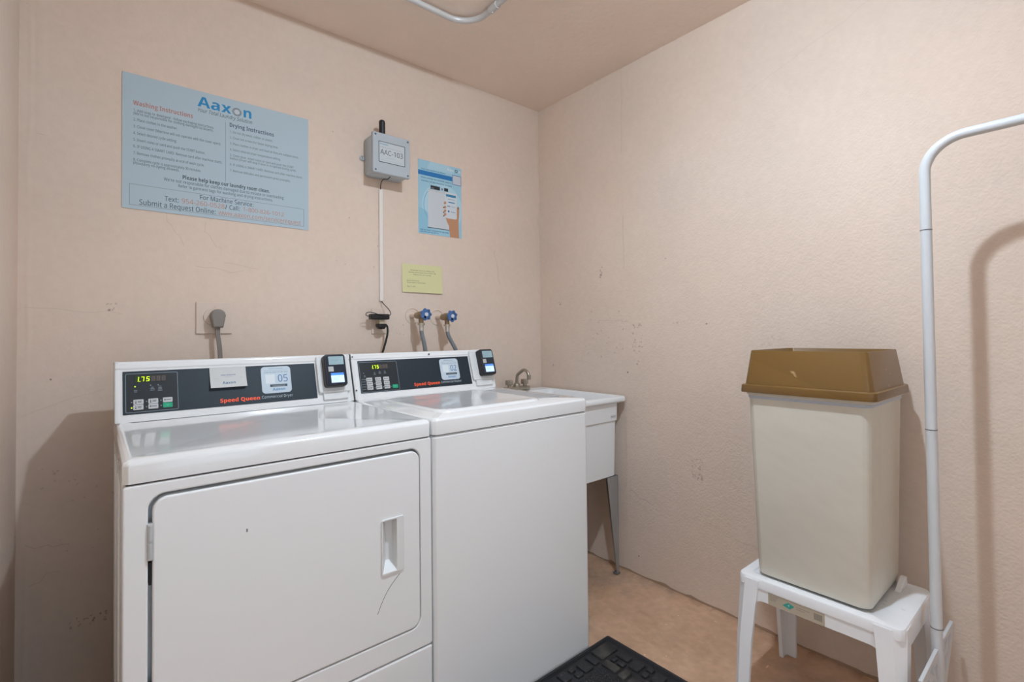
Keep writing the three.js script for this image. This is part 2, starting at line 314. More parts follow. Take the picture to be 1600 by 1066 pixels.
function reader(parent, x, v) {
  const g = faceGroup('card_reader', parent, x, v, 0.012);
  g.userData.label = 'black card reader with a lit screen';
  part('reader_body', extrude(roundRect(-0.038, 0.038, -0.058, 0.058, 0.011), 0.03, 0.004), blackPlastic, g);
  part('reader_face', plate(0.066, 0.106, 0.007, 0.0012).translate(0, 0, 0.0296), std({ color: new THREE.Color(0.018, 0.028, 0.045), roughness: 0.2 }), g);
  const lcd = part('upper_label', plate(0.053, 0.030, 0.0015, 0.001).translate(0.0035, 0.034, 0.0306), std({ map: print(256, 144, (c, W, Hh) => { c.fillStyle = '#9fb9c0'; c.fillRect(0, 0, W, Hh); c.fillStyle = '#86a2ac'; for (let i = 0; i < 5; i++) c.fillRect(20, 22 + i * 24, 190 - i * 22, 6); }), roughness: 0.3 }), g, 'pale blue label with fine print');
  part('code_label', plate(0.018, 0.018, 0.001, 0.001).translate(-0.0175, 0.0035, 0.0306), std({ color: 0xb9b9b6, roughness: 0.5 }), g, 'small blank white square');
  const draw = (c, W, Hh) => { c.fillStyle = '#7fb4f2'; c.fillRect(0, 0, W, Hh); c.fillStyle = '#4a86d8'; c.fillRect(0, 0, W, 40); c.fillStyle = '#cfe6ff'; c.fillRect(0, 48, W, Hh); c.fillStyle = '#9fc3ea'; for (let i = 0; i < 3; i++) c.fillRect(30, 70 + i * 26, 150 - 20 * i, 8); };
  const tex = print(256, 176, draw);
  part('screen', plate(0.046, 0.035, 0.001, 0.001).translate(0.003, -0.0285, 0.0306), std({ map: tex, emissive: 0xffffff, emissiveMap: tex, emissiveIntensity: 0.42, roughness: 0.25 }), g, 'glowing blue and white screen');
  return g;
}
function idSticker(parent, x, v, number) {
  const w = 0.092, h = 0.09;
  const tex = print(512, 500, (g, W, Hh) => {
    g.fillStyle = '#c3d0da'; g.fillRect(0, 0, W, Hh); g.fillStyle = '#94a2ad'; g.fillRect(130, 34, 250, 9); g.fillRect(50, 72, 410, 5);
    line(g, 'SCAN OR LOAD THE QR CODE', 46, 466, 108, 30, '#5f7484');
    g.fillStyle = '#dbe2e6'; g.fillRect(70, 148, 160, 170);
    line(g, number, 274, 462, 228, 190, '#3f6a9c');
    g.fillStyle = '#33414c'; g.fillRect(138, 338, 300, 46); line(g, 'Commercial', 176, 400, 362, 30, '#aebac3');
    line(g, 'Aaxon', 180, 400, 430, 74, '#3a78ad', 'sans-serif', 'bold');
  });
  return onFace(part('number_sticker', plate(w, h, 0.012, 0.0008), std({ map: tex, roughness: 0.4 }), parent, `pale blue rounded sticker reading ${number}`), x, v, 0.0018);
}

// ---- dryer
{
  const W = 0.6785, d = thing('clothes_dryer', 'white front-loading dryer with a wide hinged door and number 05 sticker', 'dryer', [MX, 0, MZ], TURN);
  part('cabinet', span(0.002, W - 0.002, 0.012, 0.862, -0.70, -0.031, 0.006), enamelFront, d);
  // front panel with the door opening cut out of it
  const fs = roundRect(0.001, W - 0.001, 0.2905, 0.8585, 0.007), hole = roundRect(0.0405, 0.6425, 0.3488, 0.8355, 0.03, new THREE.Path());
  fs.holes.push(hole);
  part('front_panel', extrude(fs, 0.032, 0.0035, 16).translate(0, 0, -0.032), enamelFront, d);
  part('lower_panel', span(0.001, W - 0.001, 0.012, 0.2865, -0.032, 0, 0.006), enamelFront, d);
  // door with an opening for the recessed pull
  const px0 = 0.5255, px1 = 0.5905, py0 = 0.5215, py1 = 0.6655;
  const door = new THREE.Group(); door.name = 'door'; d.add(door);
  const ds = roundRect(0.0475, 0.6395, 0.3525, 0.8285, 0.026); ds.holes.push(roundRect(px0 + 0.003, px1 - 0.003, py0 + 0.003, py1 - 0.003, 0.004, new THREE.Path()));
  part('door_panel', extrude(ds, 0.028, 0.004, 16).translate(0, 0, -0.0265), enamelFront, door);
  { // recessed pull: a proud bezel and a pocket that slants down from its left edge
    const bez = roundRect(px0, px1, py0, py1, 0.006); const ax = px0 + 0.004, bxr = px0 + 0.043, ay = py0 + 0.006, by = py1 - 0.005;
    const hp = new THREE.Path(); hp.moveTo(ax, ay); hp.lineTo(bxr, ay); hp.lineTo(bxr, by); hp.lineTo(ax, by); hp.lineTo(ax, ay); bez.holes.push(hp);
    const f = -0.021, z = 0.0045, fx0 = ax + 0.019, fx1 = bxr - 0.001, fy0 = ay + 0.022, fy1 = by - 0.002;
    const q = (a, b, c, e) => { const g = new THREE.BufferGeometry(); g.setAttribute('position', new THREE.Float32BufferAttribute([...a, ...b, ...c, ...a, ...c, ...e], 3)); g.setAttribute('uv', new THREE.Float32BufferAttribute(new Array(12).fill(0), 2)); g.computeVertexNormals(); return g; };
    const O = [[ax, ay, z], [bxr, ay, z], [bxr, by, z], [ax, by, z]], F = [[fx0, fy0, f], [fx1, fy0, f], [fx1, fy1, f], [fx0, fy1, f]];
    part('door_pull', [extrude(bez, 0.006, 0.0015).translate(0, 0, -0.0005), ...[0, 1, 2, 3].map((i) => q(O[i], O[(i + 1) % 4], F[(i + 1) % 4], F[i])), q(...F)], plasticWhite, door, 'recessed white finger pull');
  }
  part('scratch', tube([[0.578, 0.513, 0.0017], [0.55, 0.487, 0.0017], [0.532, 0.462, 0.0017], [0.515, 0.428, 0.0017]], 0.0006, 24, 6), std({ color: 0x5a5a5a, roughness: 0.7 }), door, 'dark curved scratch in the enamel');
  part('chip', rbox(0.003, 0.007, 0.0006, 0.0002, 0.2142, 0.7225, 0.0016), std({ color: 0x7d7f80, roughness: 0.7 }), door);
  for (const y of [0.744, 0.43]) part('hinge', [span(0.039, 0.0485, y - 0.036, y + 0.036, -0.012, 0.0025, 0.0015), ...[-0.02, 0.02].map((o) => cyl(0.0042, 0.0042, 0.03, 14).translate(0.0435, y + o * 0.9, 0.0015))], std({ color: new THREE.Color(0.5, 0.5, 0.5), roughness: 0.4 }), d, 'grey door hinge');
  part('slot_shade', span(0.0425, 0.0468, 0.655, 0.70, -0.03, -0.012, 0.001), gapDark, d);  // dark block stands in for the shade in the slot under the hinge
  part('top_panel', loft([[0.004, W - 0.004, -0.705, -0.004, 0.012, 0.8605], [0, W, -0.71, 0.001, 0.014, 0.8625], [0, W, -0.71, 0.002, 0.014, TOP - 0.013], [0.0015, W - 0.0015, -0.7085, 0.0005, 0.014, TOP - 0.0065], [0.006, W - 0.006, -0.704, -0.005, 0.014, TOP - 0.002], [0.013, W - 0.013, -0.697, -0.013, 0.014, TOP], [0.03, W - 0.022, -0.69, -0.026, 0.02, TOP], [0.038, W - 0.03, -0.682, -0.034, 0.02, TOP - 0.0012]], true, true, 8, 0.9), enamel, d);
  part('dark_seam_strip', span(0.006, W - 0.006, 0.8575, 0.8625, -0.69, -0.006, 0.001), gapDark, d);  // dark strip filling the seam below the top panel
  for (const x of [0.0, W]) for (const z of [-0.18, -0.42]) part('side_rib', span(x - 0.0022, x + 0.0022, 0.06, 0.84, z - 0.05, z + 0.05, 0.002), enamelFront, d);
  part('control_console', consoleBody(W), enamel, d);
  for (const x of [0, W - 0.011]) part('console_end_cap', consoleBody(0.011).translate(x, 0.0007, 0.0012), plasticWhite, d);
  // control panel
  const pw = 0.532, ph = 0.1245, x0 = 0.0178, v0 = 0.0218;
  const panel = faceGroup('control_panel', d, x0 + pw / 2, v0 + ph / 2, 0);
  part('panel_plate', plate(pw, ph, 0.001, 0.0015), std({ map: panelTexture(pw, ph, [0.0067, 0.129, 0.0055, 0.1172], 'Commercial Dryer', [0.2365, 0.351, 0.4515, 0.0178], [[0.029, 0.069, [0.008, 0.007]], [0.068, 0.076, [0.006, 0.010, 0.012]], [0.086, 0.078, [0.007, 0.009, 0.010, 0.011]]]), roughness: 0.5 }), panel, 'dark blue printed control panel');
  const toP = (x, v) => [x - x0 - pw / 2, v - v0 - ph / 2];
  const put = (m, x, v, l = 0.0015) => { const [a, b] = toP(x, v); m.position.set(a, b, l); return m; };
  put(part('display', plate(0.0775, 0.0195, 0.001, 0.0006), displayMat, panel, 'green digits reading 1.75'), 0.0822, 0.1224);
  [['temp', 0.053, 0.056], ['temp', 0.087, 0.056], ['text', 0.1213, 0.0565], ['temp', 0.0526, 0.0408], ['text', 0.087, 0.0408], ['green', 0.1213, 0.041]].forEach(([k, x, v]) => put(part('button', buttonGeo, buttonMats[k], panel), x, v));
  [[0.0456, 0.1012, 1], [0.0373, 0.0404, 1], [0.0373, 0.0562, 0], [0.0712, 0.0562, 0], [0.0712, 0.0408, 0], [0.1052, 0.0565, 0], [0.1052, 0.041, 0], [0.0815, 0.1028, 0], [0.0995, 0.103, 0]].forEach(([x, v, on]) => put(part('indicator_light', ledGeo, on ? ledOn : ledOff, panel), x, v, 0.0008));
  // notice card tucked under the top lip, curling away from the panel
  {
    const w = 0.101, h = 0.0665, g = new THREE.PlaneGeometry(w, h, 1, 8), p = g.attributes.position;
    for (let i = 0; i < p.count; i++) { const t = 0.5 - p.getY(i) / h; p.setZ(i, 0.001 + 0.010 * t * t); }
    const back = g.clone(); for (let i = 0; i < p.count; i++) back.attributes.position.setZ(i, p.getZ(i) - 0.0005);
    g.computeVertexNormals(); back.computeVertexNormals();
    const tex = print(600, 396, (c, W2, H2) => {
      c.fillStyle = '#cfcfcd'; c.fillRect(0, 0, W2, H2); c.strokeStyle = '#b9bcc0'; c.lineWidth = 3; c.beginPath(); c.ellipse(300, 110, 90, 46, 0, Math.PI, 0); c.stroke(); c.beginPath(); c.moveTo(250, 92); c.lineTo(340, 72); c.lineTo(350, 96); c.stroke();
      line(c, 'NEW WINDOW', 178, 420, 152, 36, '#7880a6', 'sans-serif', 'bold'); line(c, 'Appliance Co.', 236, 366, 186, 22, '#9aa0ac'); line(c, 'Local No.', 40, 160, 218, 22, '#b3b4b2'); line(c, 'PH', 500, 540, 212, 22, '#a8a9a8'); c.fillStyle = '#c3c3c0'; c.fillRect(60, 246, 480, 3);
      line(c, 'Aaxon', 196, 414, 304, 70, '#4d7196', 'sans-serif', 'bold');
    });
    onFace(part('notice_card', [g, back], std({ map: tex, roughness: 0.7, side: THREE.DoubleSide }), d, 'white printed card tucked under the console lip'), 0.2805, 0.1125, 0.0022);
  }
  idSticker(d, 0.4215, 0.096, '05');
  onFace(part('reader_housing', extrude(roundRect(-0.0575, 0.0575, -0.0655, 0.0685, 0.009), 0.013, 0.004), plasticWhite, d, 'raised white housing around the card reader'), 0.6115, 0.1015, 0);
  onFace(part('housing_ledge', rbox(0.088, 0.026, 0.010, 0.003), plasticWhite, d), 0.613, 0.024, 0.004);
  reader(d, 0.609, 0.109);
  for (const [x, z] of [[0.06, -0.07], [W - 0.06, -0.07], [0.06, -0.64], [W - 0.06, -0.64]]) part('levelling_foot', cyl(0.018, 0.022, 0.014, 20).translate(x, 0.007, z), darkRubber, d);
}
// ---- washer
{
  const W = 0.6525, off = 0.6845, ox = MX + off * Math.cos(TURN), oz = MZ - off * Math.sin(TURN);
  const d = thing('washing_machine', 'white top-loading washing machine with a plain front and number 02 sticker', 'washer', [ox, 0, oz], TURN);
  part('cabinet', loft([[0.001, W - 0.001, -0.70, -0.001, 0.013, 0.004], [0.001, W - 0.001, -0.70, -0.001, 0.013, 0.8525], [0.005, W - 0.005, -0.70, -0.006, 0.013, 0.8575]], true, true, 8), enamelFront, d);
  part('dark_seam_strip', span(0.008, W - 0.008, 0.855, 0.862, -0.69, -0.009, 0.001), gapDark, d);  // dark strip along the seam between cabinet and top
  part('top_panel', loft([[0.004, W - 0.004, -0.705, -0.004, 0.014, 0.8595], [0, W, -0.71, 0.001, 0.018, 0.862], [0, W, -0.71, 0.002, 0.018, TOP - 0.010], [0.001, W - 0.001, -0.709, 0.001, 0.018, TOP - 0.005], [0.0045, W - 0.0045, -0.7055, -0.003, 0.018, TOP - 0.0015], [0.010, W - 0.010, -0.70, -0.009, 0.018, TOP]], true, true, 8, 0.9), enamel, d);
  part('lid', loft([[0.062, 0.497, -0.475, -0.062, 0.05, TOP - 0.001], [0.064, 0.495, -0.473, -0.064, 0.05, TOP + 0.003], [0.068, 0.491, -0.469, -0.068, 0.05, TOP + 0.0062], [0.076, 0.483, -0.461, -0.076, 0.046, TOP + 0.0075], [0.088, 0.471, -0.449, -0.090, 0.04, TOP + 0.0068], [0.10, 0.459, -0.437, -0.102, 0.035, TOP + 0.0058]], true, true, 10, 0.9), enamel, d);
  const lt = print(256, 768, (c, W2, H2) => { c.fillStyle = '#b2b5b8'; c.fillRect(0, 0, W2, H2); c.fillStyle = '#999da1'; for (let i = 0; i < 26; i++) { if (i % 7 === 5) continue; c.fillRect(24, 30 + i * 27, 120 + rnd() * 84, 5); } });
  part('instruction_label', plate(0.112, 0.35, 0.002, 0.0006).rotateX(-Math.PI / 2).translate(0.563, TOP + 0.0002, -0.282), std({ map: lt, roughness: 0.3 }), d, 'long pale grey label of fine print beside the lid');
  part('control_console', consoleBody(W), enamel, d);
  for (const x of [0, W - 0.011]) part('console_end_cap', consoleBody(0.011).translate(x, 0.0007, 0.0012), plasticWhite, d);
  const pw = 0.503, ph = 0.124, x0 = 0.0234, v0 = 0.0233;
  const panel = faceGroup('control_panel', d, x0 + pw / 2, v0 + ph / 2, 0);
  part('panel_plate', plate(pw, ph, 0.001, 0.0015), std({ map: panelTexture(pw, ph, [0.004, 0.1575, 0.0028, 0.1178], 'Commercial Washer', [0.2215, 0.3425, 0.4495, 0.0172], [[0.0215, 0.068, [0.006, 0.009]], [0.062, 0.078, [0.005, 0.007, 0.010]], [0.083, 0.081, [0.006, 0.010, 0.010]], [0.104, 0.081, [0.006, 0.008, 0.009]], [0.0155, 0.0535, [0.015, 0]], [0.0155, 0.044, [0.015, 0]], [0.0155, 0.0345, [0.015, 0]], [0.0155, 0.025, [0.015, 0]], [0.0155, 0.0155, [0.015, 0]]]), roughness: 0.5 }), panel, 'dark blue printed control panel');
  const toP = (x, v) => [x - x0 - pw / 2, v - v0 - ph / 2];
  const put = (m, x, v, l = 0.0015) => { const [a, b] = toP(x, v); m.position.set(a, b, l); return m; };
  put(part('display', plate(0.0735, 0.019, 0.001, 0.0006), displayMat, panel, 'green digits reading 1.75'), 0.1075, 0.1215);
  for (let r = 0; r < 3; r++) for (let c = 0; c < 3; c++) put(part('button', buttonGeo, buttonMats[c === 0 && r === 2 ? 'temp' : 'text'], panel), [0.0605, 0.0958, 0.129][c], [0.0733, 0.0573, 0.0413][r]);
  put(part('button', buttonGeo, buttonMats.green, panel), 0.1625, 0.0406);
  [[0.042, 0.0995], [0.0455, 0.0733], [0.0805, 0.0573], [0.0805, 0.0413], [0.114, 0.0413], [0.147, 0.0406]].forEach(([x, v]) => put(part('indicator_light', ledGeo, ledOff, panel), x, v, 0.0006));
  idSticker(d, 0.4224, 0.0945, '02');
  onFace(part('reader_housing', extrude(roundRect(-0.0575, 0.0575, -0.0655, 0.0685, 0.009), 0.013, 0.004), plasticWhite, d, 'raised white housing around the card reader'), 0.588, 0.1015, 0);
  onFace(part('housing_ledge', rbox(0.088, 0.026, 0.010, 0.003), plasticWhite, d), 0.589, 0.024, 0.004);
  reader(d, 0.601, 0.1085);
  for (const [x, v, r] of [[0.3329, 0.1625, 0.0042], [0.0052, 0.163, 0.003], [0.0058, 0.036, 0.003]]) onFace(part('console_screw', cyl(r, r, 0.003, 16).rotateX(Math.PI / 2), std({ color: 0x55585a, roughness: 0.5 }), d), x, v, 0.003);
  for (const [x, z] of [[0.06, -0.07], [W - 0.06, -0.07], [0.06, -0.64], [W - 0.06, -0.64]]) part('levelling_foot', cyl(0.018, 0.022, 0.014, 20).translate(x, 0.007, z), darkRubber, d);
}

// ---------------------------------------------------------------- laundry sink
{
  const d = thing('laundry_sink', 'white plastic utility sink on tapered metal legs in the room corner', 'sink');
  const tubMat = std({ color: new THREE.Color(0.85, 0.86, 0.865), roughness: 0.35 });
  part('tub', loft([[-0.48, -0.078, 0.09, 0.568, 0.03, 0.462], [-0.50, -0.062, 0.072, 0.587, 0.03, 0.470], [-0.508, -0.056, 0.066, 0.592, 0.03, 0.726], [-0.514, -0.0515, 0.060, 0.598, 0.03, 0.732], [-0.514, -0.050, 0.060, 0.599, 0.03, 0.812], [-0.552, -0.024, 0.032, 0.610, 0.014, 0.816], [-0.556, -0.018, 0.028, 0.615, 0.014, 0.822], [-0.556, -0.018, 0.028, 0.615, 0.014, 0.838], [-0.552, -0.022, 0.032, 0.611, 0.014, 0.8435], [-0.528, -0.046, 0.125, 0.587, 0.03, 0.8435], [-0.522, -0.052, 0.131, 0.581, 0.03, 0.836], [-0.488, -0.09, 0.155, 0.555, 0.04, 0.53], [-0.45, -0.13, 0.19, 0.52, 0.05, 0.515]]), tubMat, d);
  const legMat = std({ color: new THREE.Color(0.42, 0.44, 0.45), roughness: 0.42, metalness: 0.75, bumpMap: enamelBump, bumpScale: 0.0004 });
  for (const [cx, cz, sx, sz] of [[-0.059, 0.590, -1, -1], [-0.503, 0.590, 1, -1], [-0.059, 0.07, -1, 1], [-0.503, 0.07, 1, 1]]) {
    const trap = (w0, w1) => { const s = new THREE.Shape(); s.moveTo(0, 0.008); s.lineTo(w0, 0.008); s.lineTo(w1, 0.467); s.lineTo(0, 0.467); s.lineTo(0, 0.008); return extrude(s, 0.002, 0); };
    const a = trap(0.017, 0.078); a.scale(sx, 1, 1).translate(cx, 0, cz - (sz < 0 ? 0.002 : 0));
    const b = trap(0.017, 0.078); b.rotateY(-Math.PI / 2).scale(1, 1, sz).translate(cx + (sx > 0 ? 0.002 : 0), 0, cz);
    for (const g of [a, b]) g.computeVertexNormals();
    part('leg', [a, b], legMat, d, 'tapered grey galvanised leg');
    part('leg_foot', rbox(0.026, 0.01, 0.026, 0.003, cx + sx * 0.009, 0.005, cz + sz * 0.009), std({ color: 0x6a6763, roughness: 0.7 }), d);
  }
  const mark = print(256, 96, (c) => { c.fillStyle = '#d2d4d5'; c.fillRect(0, 0, 256, 96); c.strokeStyle = '#4e5356'; c.lineWidth = 7; c.lineCap = 'round'; c.beginPath(); c.moveTo(14, 60); c.lineTo(30, 34); c.lineTo(40, 56); c.lineTo(62, 40); c.lineTo(70, 58); c.bezierCurveTo(90, 20, 110, 90, 120, 30); c.lineTo(110, 80); c.moveTo(140, 52); c.bezierCurveTo(150, 20, 170, 80, 180, 36); c.moveTo(190, 54); c.lineTo(206, 36); c.lineTo(220, 54); c.lineTo(240, 30); c.stroke(); });
  part('maker_mark', plate(0.036, 0.0135, 0.001, 0.0006).translate(-0.098, 0.7515, 0.5985), std({ map: mark, roughness: 0.4 }), d, 'small dark script mark');
  part('drain', lathe([[0.001, 0], [0.03, 0], [0.034, 0.003], [0.034, 0.004], [0.001, 0.002]], 24).translate(-0.29, 0.515, 0.355), steel, d);
  // faucet
  const chrome = std({ color: new THREE.Color(0.42, 0.38, 0.32), roughness: 0.34, metalness: 0.9 });
  const f = new THREE.Group(); f.name = 'faucet'; f.position.set(-0.255, 0.8435, 0.08); d.add(f); f.userData.label = 'dull metal faucet with two knobs';
  part('faucet_base', [span(-0.08, 0.08, 0, 0.024, -0.02, 0.022, 0.007), lathe([[0.019, 0.02], [0.019, 0.034], [0.014, 0.042], [0.001, 0.042]], 24)], chrome, f);
  part('spout', [tube([[0, 0.035, 0], [0, 0.062, 0.002], [0, 0.084, 0.008], [0, 0.097, 0.025], [0, 0.111, 0.05], [0, 0.115, 0.064], [0, 0.108, 0.083], [0, 0.092, 0.096], [0, 0.08, 0.099]], 0.0082, 60, 16), cyl(0.011, 0.0105, 0.024, 20).translate(0, 0.078, 0.099)], chrome, f);
  for (const x of [-0.054, 0.054]) {
    const s = new THREE.Shape(); for (let i = 0; i <= 60; i++) { const a = i / 60 * Math.PI * 2, r = 0.018 + 0.0028 * Math.cos(5 * a); i ? s.lineTo(r * Math.cos(a), r * Math.sin(a)) : s.moveTo(r, 0); }
    part('faucet_knob', [extrude(s, 0.026, 0.004).rotateX(-Math.PI / 2).translate(x, 0.034, 0.004), cyl(0.009, 0.011, 0.016, 18).translate(x, 0.03, 0.004)], chrome, f);
  }
}

// ---------------------------------------------------------------- things on the back wall
{ // instruction poster
  const w = 0.6024, h = 0.4596, W = 1800, Hh = Math.round(W * h / w);
  const tex = print(W, Hh, (g) => {
    const X = (u) => u * W, Y = (v) => v * Hh, T = (t, u0, u1, v, s, c = '#47545e', wt = '') => line(g, t, X(u0), X(u1), Y(v), s * Hh, c, 'sans-serif', wt);
    g.fillStyle = '#b3c5ce'; g.fillRect(0, 0, W, Hh);
    g.lineJoin = 'round';
    T('Aax', 0.355, 0.535, 0.083, 0.112, '#1b86bd', 'bold'); T('n', 0.596, 0.655, 0.083, 0.112, '#1b86bd', 'bold');
    g.strokeStyle = '#4b4f55'; g.lineWidth = 15; g.beginPath(); g.arc(X(0.566), Y(0.0935), 38, 0, 7); g.stroke(); g.strokeStyle = '#b9c0c4'; g.lineWidth = 5; g.beginPath(); g.arc(X(0.566), Y(0.0935), 38, 0, 7); g.stroke(); g.fillStyle = '#c6ced2'; g.beginPath(); g.arc(X(0.566), Y(0.0935), 26, 0, 7); g.fill();
    g.save(); g.transform(1, 0, -0.22, 1, 0.22 * Y(0.15), 0); T('Your Total Laundry Solution', 0.356, 0.654, 0.150, 0.042, '#4a545c'); g.restore();
    T('Washing Instructions', 0.048, 0.333, 0.213, 0.048, '#b5796a', 'bold');
    T('Drying Instructions', 0.523, 0.782, 0.212, 0.046, '#46586a', 'bold');
    const rows = [['1. Add soap or detergent - follow packaging instructions.', 0.443, 0.268], ["(We're not responsible for clothing damaged by bleach).", 0.439, 0.292], ['2. Place clothes in the washer.', 0.257, 0.338], ['3. Close cover (Machine will not operate with the cover open).', 0.479, 0.388], ['4. Select desired cycle setting.', 0.253, 0.438], ['5. Insert coins or card and push the START button.', 0.396, 0.487], ['6. IF USING A SMART CARD: Remove card after machine starts.', 0.486, 0.536], ['7. Remove clothes promptly at end of wash cycle.', 0.391, 0.586], ['8. Complete cycle is approximately 30 minutes.', 0.375, 0.635], ['(Absolutely no dyeing allowed).', 0.265, 0.660]];
    for (const [t, u, v] of rows) T(t, 0.049, u, v, 0.0285);
    const drows = [['1. Do not dry wool, rubber or plastic.', 0.776, 0.267], ['2. Clean lint screen for faster drying time.', 0.808, 0.315], ['3. Place clothes in dryer and load as they are suitable items.', 0.936, 0.364], ['4. Select desired dryer temperature setting.', 0.823, 0.414], ['5. Close door, insert coins or card and push the START', 0.904, 0.460], ['button (Dryer will stop if door is re-opened during cycle).', 0.921, 0.486], ['6. IF USING A SMART CARD: Remove card after machine starts.', 0.962, 0.537], ['7. Remove delicates and permanent press promptly.', 0.884, 0.587]];
    for (const [t, u, v] of drows) T(t, 0.526, u, v, 0.0265, '#5a6871');
    g.fillStyle = '#6f7e88'; g.fillRect(X(0.5025), Y(0.199), 3, Y(0.485));
    T('Please help keep our laundry room clean.', 0.279, 0.757, 0.707, 0.042, '#333e47', 'bold');
    T("We're not responsible for clothes damaged due to misuse or overloading", 0.19, 0.841, 0.746, 0.034); T('Refer to garment tags for washing and drying instructions.', 0.258, 0.775, 0.780, 0.032);
    g.strokeStyle = '#7f7f86'; g.lineWidth = 3.5; g.strokeRect(X(0.033), Y(0.818), X(0.935), Y(0.153));
    T('For Machine Service:', 0.366, 0.661, 0.844, 0.049, '#3d4852'); T('Text:', 0.194, 0.264, 0.893, 0.052, '#3d4852'); T('954-260-0528', 0.275, 0.499, 0.893, 0.05, '#c08a72'); T('/', 0.501, 0.511, 0.893, 0.052, '#333e47', 'bold'); T('Call:', 0.522, 0.583, 0.893, 0.05, '#3d4852'); T('1-800-826-1012', 0.597, 0.843, 0.892, 0.048, '#c08a72');
    T('Submit a Request Online:', 0.076, 0.452, 0.945, 0.054, '#3d4852'); T('www.aaxon.com/servicerequest', 0.464, 0.949, 0.945, 0.052, '#c08a72');
  });
  const [g, m] = sheet(w, h, 0.003, tex, { roughness: 0.62 });
  solo('instruction_poster', g, m, 'large pale blue poster of washing and drying instructions', 'poster', [-1.6035, 1.8126, 0.0018]);
}
{ // payment poster
  const w = 0.2475, h = 0.3585, W = 760, Hh = Math.round(W * h / w);
  const tex = print(W, Hh, (g) => {
    const X = (u) => u * W, Y = (v) => v * Hh, T = (t, u0, u1, v, s, c, wt = '') => line(g, t, X(u0), X(u1), Y(v), s * Hh, c, 'sans-serif', wt);
    g.fillStyle = '#a0cadb'; g.fillRect(0, 0, W, Hh);
    g.fillStyle = '#b2d5e2'; g.beginPath(); g.arc(X(0.55), Y(0.6), 0.47 * W, 0, 7); g.fill(); g.fillStyle = '#92c2d6'; g.beginPath(); g.arc(X(0.0), Y(0.86), 0.30 * W, 0, 7); g.fill();
    g.strokeStyle = '#79aec8'; g.lineWidth = 10; g.beginPath(); g.arc(X(0.55), Y(0.6), 0.43 * W, 2.4, 4.4); g.stroke();
    g.fillStyle = '#b0d2e0'; g.beginPath(); g.arc(X(0.5), Y(0.14), 0.3 * W, 3.3, 6.1); g.fill();
    T('Aax', 0.655, 0.825, 0.052, 0.052, '#d9e6ec', 'bold'); T('n', 0.93, 0.985, 0.056, 0.052, '#d9e6ec', 'bold'); g.strokeStyle = '#3f4750'; g.lineWidth = 10; g.beginPath(); g.arc(X(0.878), Y(0.052), 20, 0, 7); g.stroke();
    T('Your new washers & dryers', 0.065, 0.619, 0.122, 0.026, '#3f78a0', 'bold');
    g.fillStyle = '#2378b8'; g.fillRect(0, Y(0.144), X(0.78), Y(0.062));
    T('Start using the mobile app or', 0.061, 0.769, 0.236, 0.028, '#4a7390', 'bold'); T('number of the machine to start', 0.069, 0.769, 0.281, 0.028, '#4a7390', 'bold');
    g.fillStyle = '#5b6f9c'; g.fillRect(X(0.785), Y(0.113), X(0.212), Y(0.138)); g.fillStyle = '#c9cdd4'; g.fillRect(X(0.797), Y(0.121), X(0.188), Y(0.122));
    g.fillStyle = '#cdd2d6'; g.fillRect(X(0.215), Y(0.395), X(0.49), Y(0.51)); g.fillStyle = '#c6cacd'; g.fillRect(X(0.235), Y(0.378), X(0.45), Y(0.03)); g.fillStyle = '#56616a'; g.fillRect(X(0.2), Y(0.9), X(0.51), Y(0.012));
    g.fillStyle = '#20252c'; g.fillRect(X(0.275), Y(0.324), X(0.213), Y(0.05)); g.fillStyle = '#7a828a'; g.fillRect(X(0.29), Y(0.352), X(0.06), Y(0.012)); g.fillRect(X(0.52), Y(0.335), X(0.04), Y(0.03)); g.fillStyle = '#20252c'; g.fillRect(X(0.587), Y(0.324), X(0.093), Y(0.045));
    // hand holding a phone
    g.fillStyle = '#c08c6a'; g.beginPath(); g.moveTo(X(0.72), Hh); g.lineTo(X(0.69), Y(0.84)); g.bezierCurveTo(X(0.62), Y(0.77), X(0.60), Y(0.70), X(0.63), Y(0.66)); g.lineTo(X(0.86), Y(0.66)); g.bezierCurveTo(X(0.86), Y(0.6), X(0.885), Y(0.545), X(0.93), Y(0.55)); g.bezierCurveTo(X(0.96), Y(0.6), X(0.93), Y(0.7), X(0.925), Y(0.8)); g.lineTo(X(0.935), Hh); g.fill();
    g.fillStyle = '#d5dade'; g.beginPath(); g.roundRect(X(0.615), Y(0.375), X(0.27), Y(0.365), 26); g.fill();
    g.fillStyle = '#2d7fa8'; g.fillRect(X(0.628), Y(0.403), X(0.238), Y(0.033)); g.fillRect(X(0.685), Y(0.505), X(0.15), Y(0.014)); g.fillStyle = '#8fb2c2'; g.fillRect(X(0.67), Y(0.465), X(0.17), Y(0.01)); g.fillStyle = '#7fa3b8'; g.fillRect(X(0.655), Y(0.56), X(0.07), Y(0.018)); g.fillRect(X(0.74), Y(0.566), X(0.11), Y(0.006)); g.fillStyle = '#3e6f98'; g.beginPath(); g.arc(X(0.69), Y(0.64), 16, 0, 7); g.fill(); g.fillRect(X(0.74), Y(0.642), X(0.11), Y(0.006));
    g.fillStyle = '#c08c6a'; for (const v of [0.53, 0.59, 0.64, 0.69]) { g.beginPath(); g.ellipse(X(0.605), Y(v), 0.032 * W, 0.018 * Hh, -0.6, 0, 7); g.fill(); }
    g.fillStyle = '#5e3f3a'; for (const v of [0.597, 0.665, 0.714]) { g.beginPath(); g.ellipse(X(0.575), Y(v), 0.02 * W, 0.008 * Hh, -0.7, 0, 7); g.fill(); } g.beginPath(); g.ellipse(X(0.925), Y(0.575), 0.013 * W, 0.014 * Hh, 0, 0, 7); g.fill();
    T('Visit our site or download the app today', 0.036, 0.688, 0.945, 0.024, '#2f6690', 'bold'); T('and start saving with us.', 0.036, 0.462, 0.972, 0.022, '#2f6690', 'bold');
  });
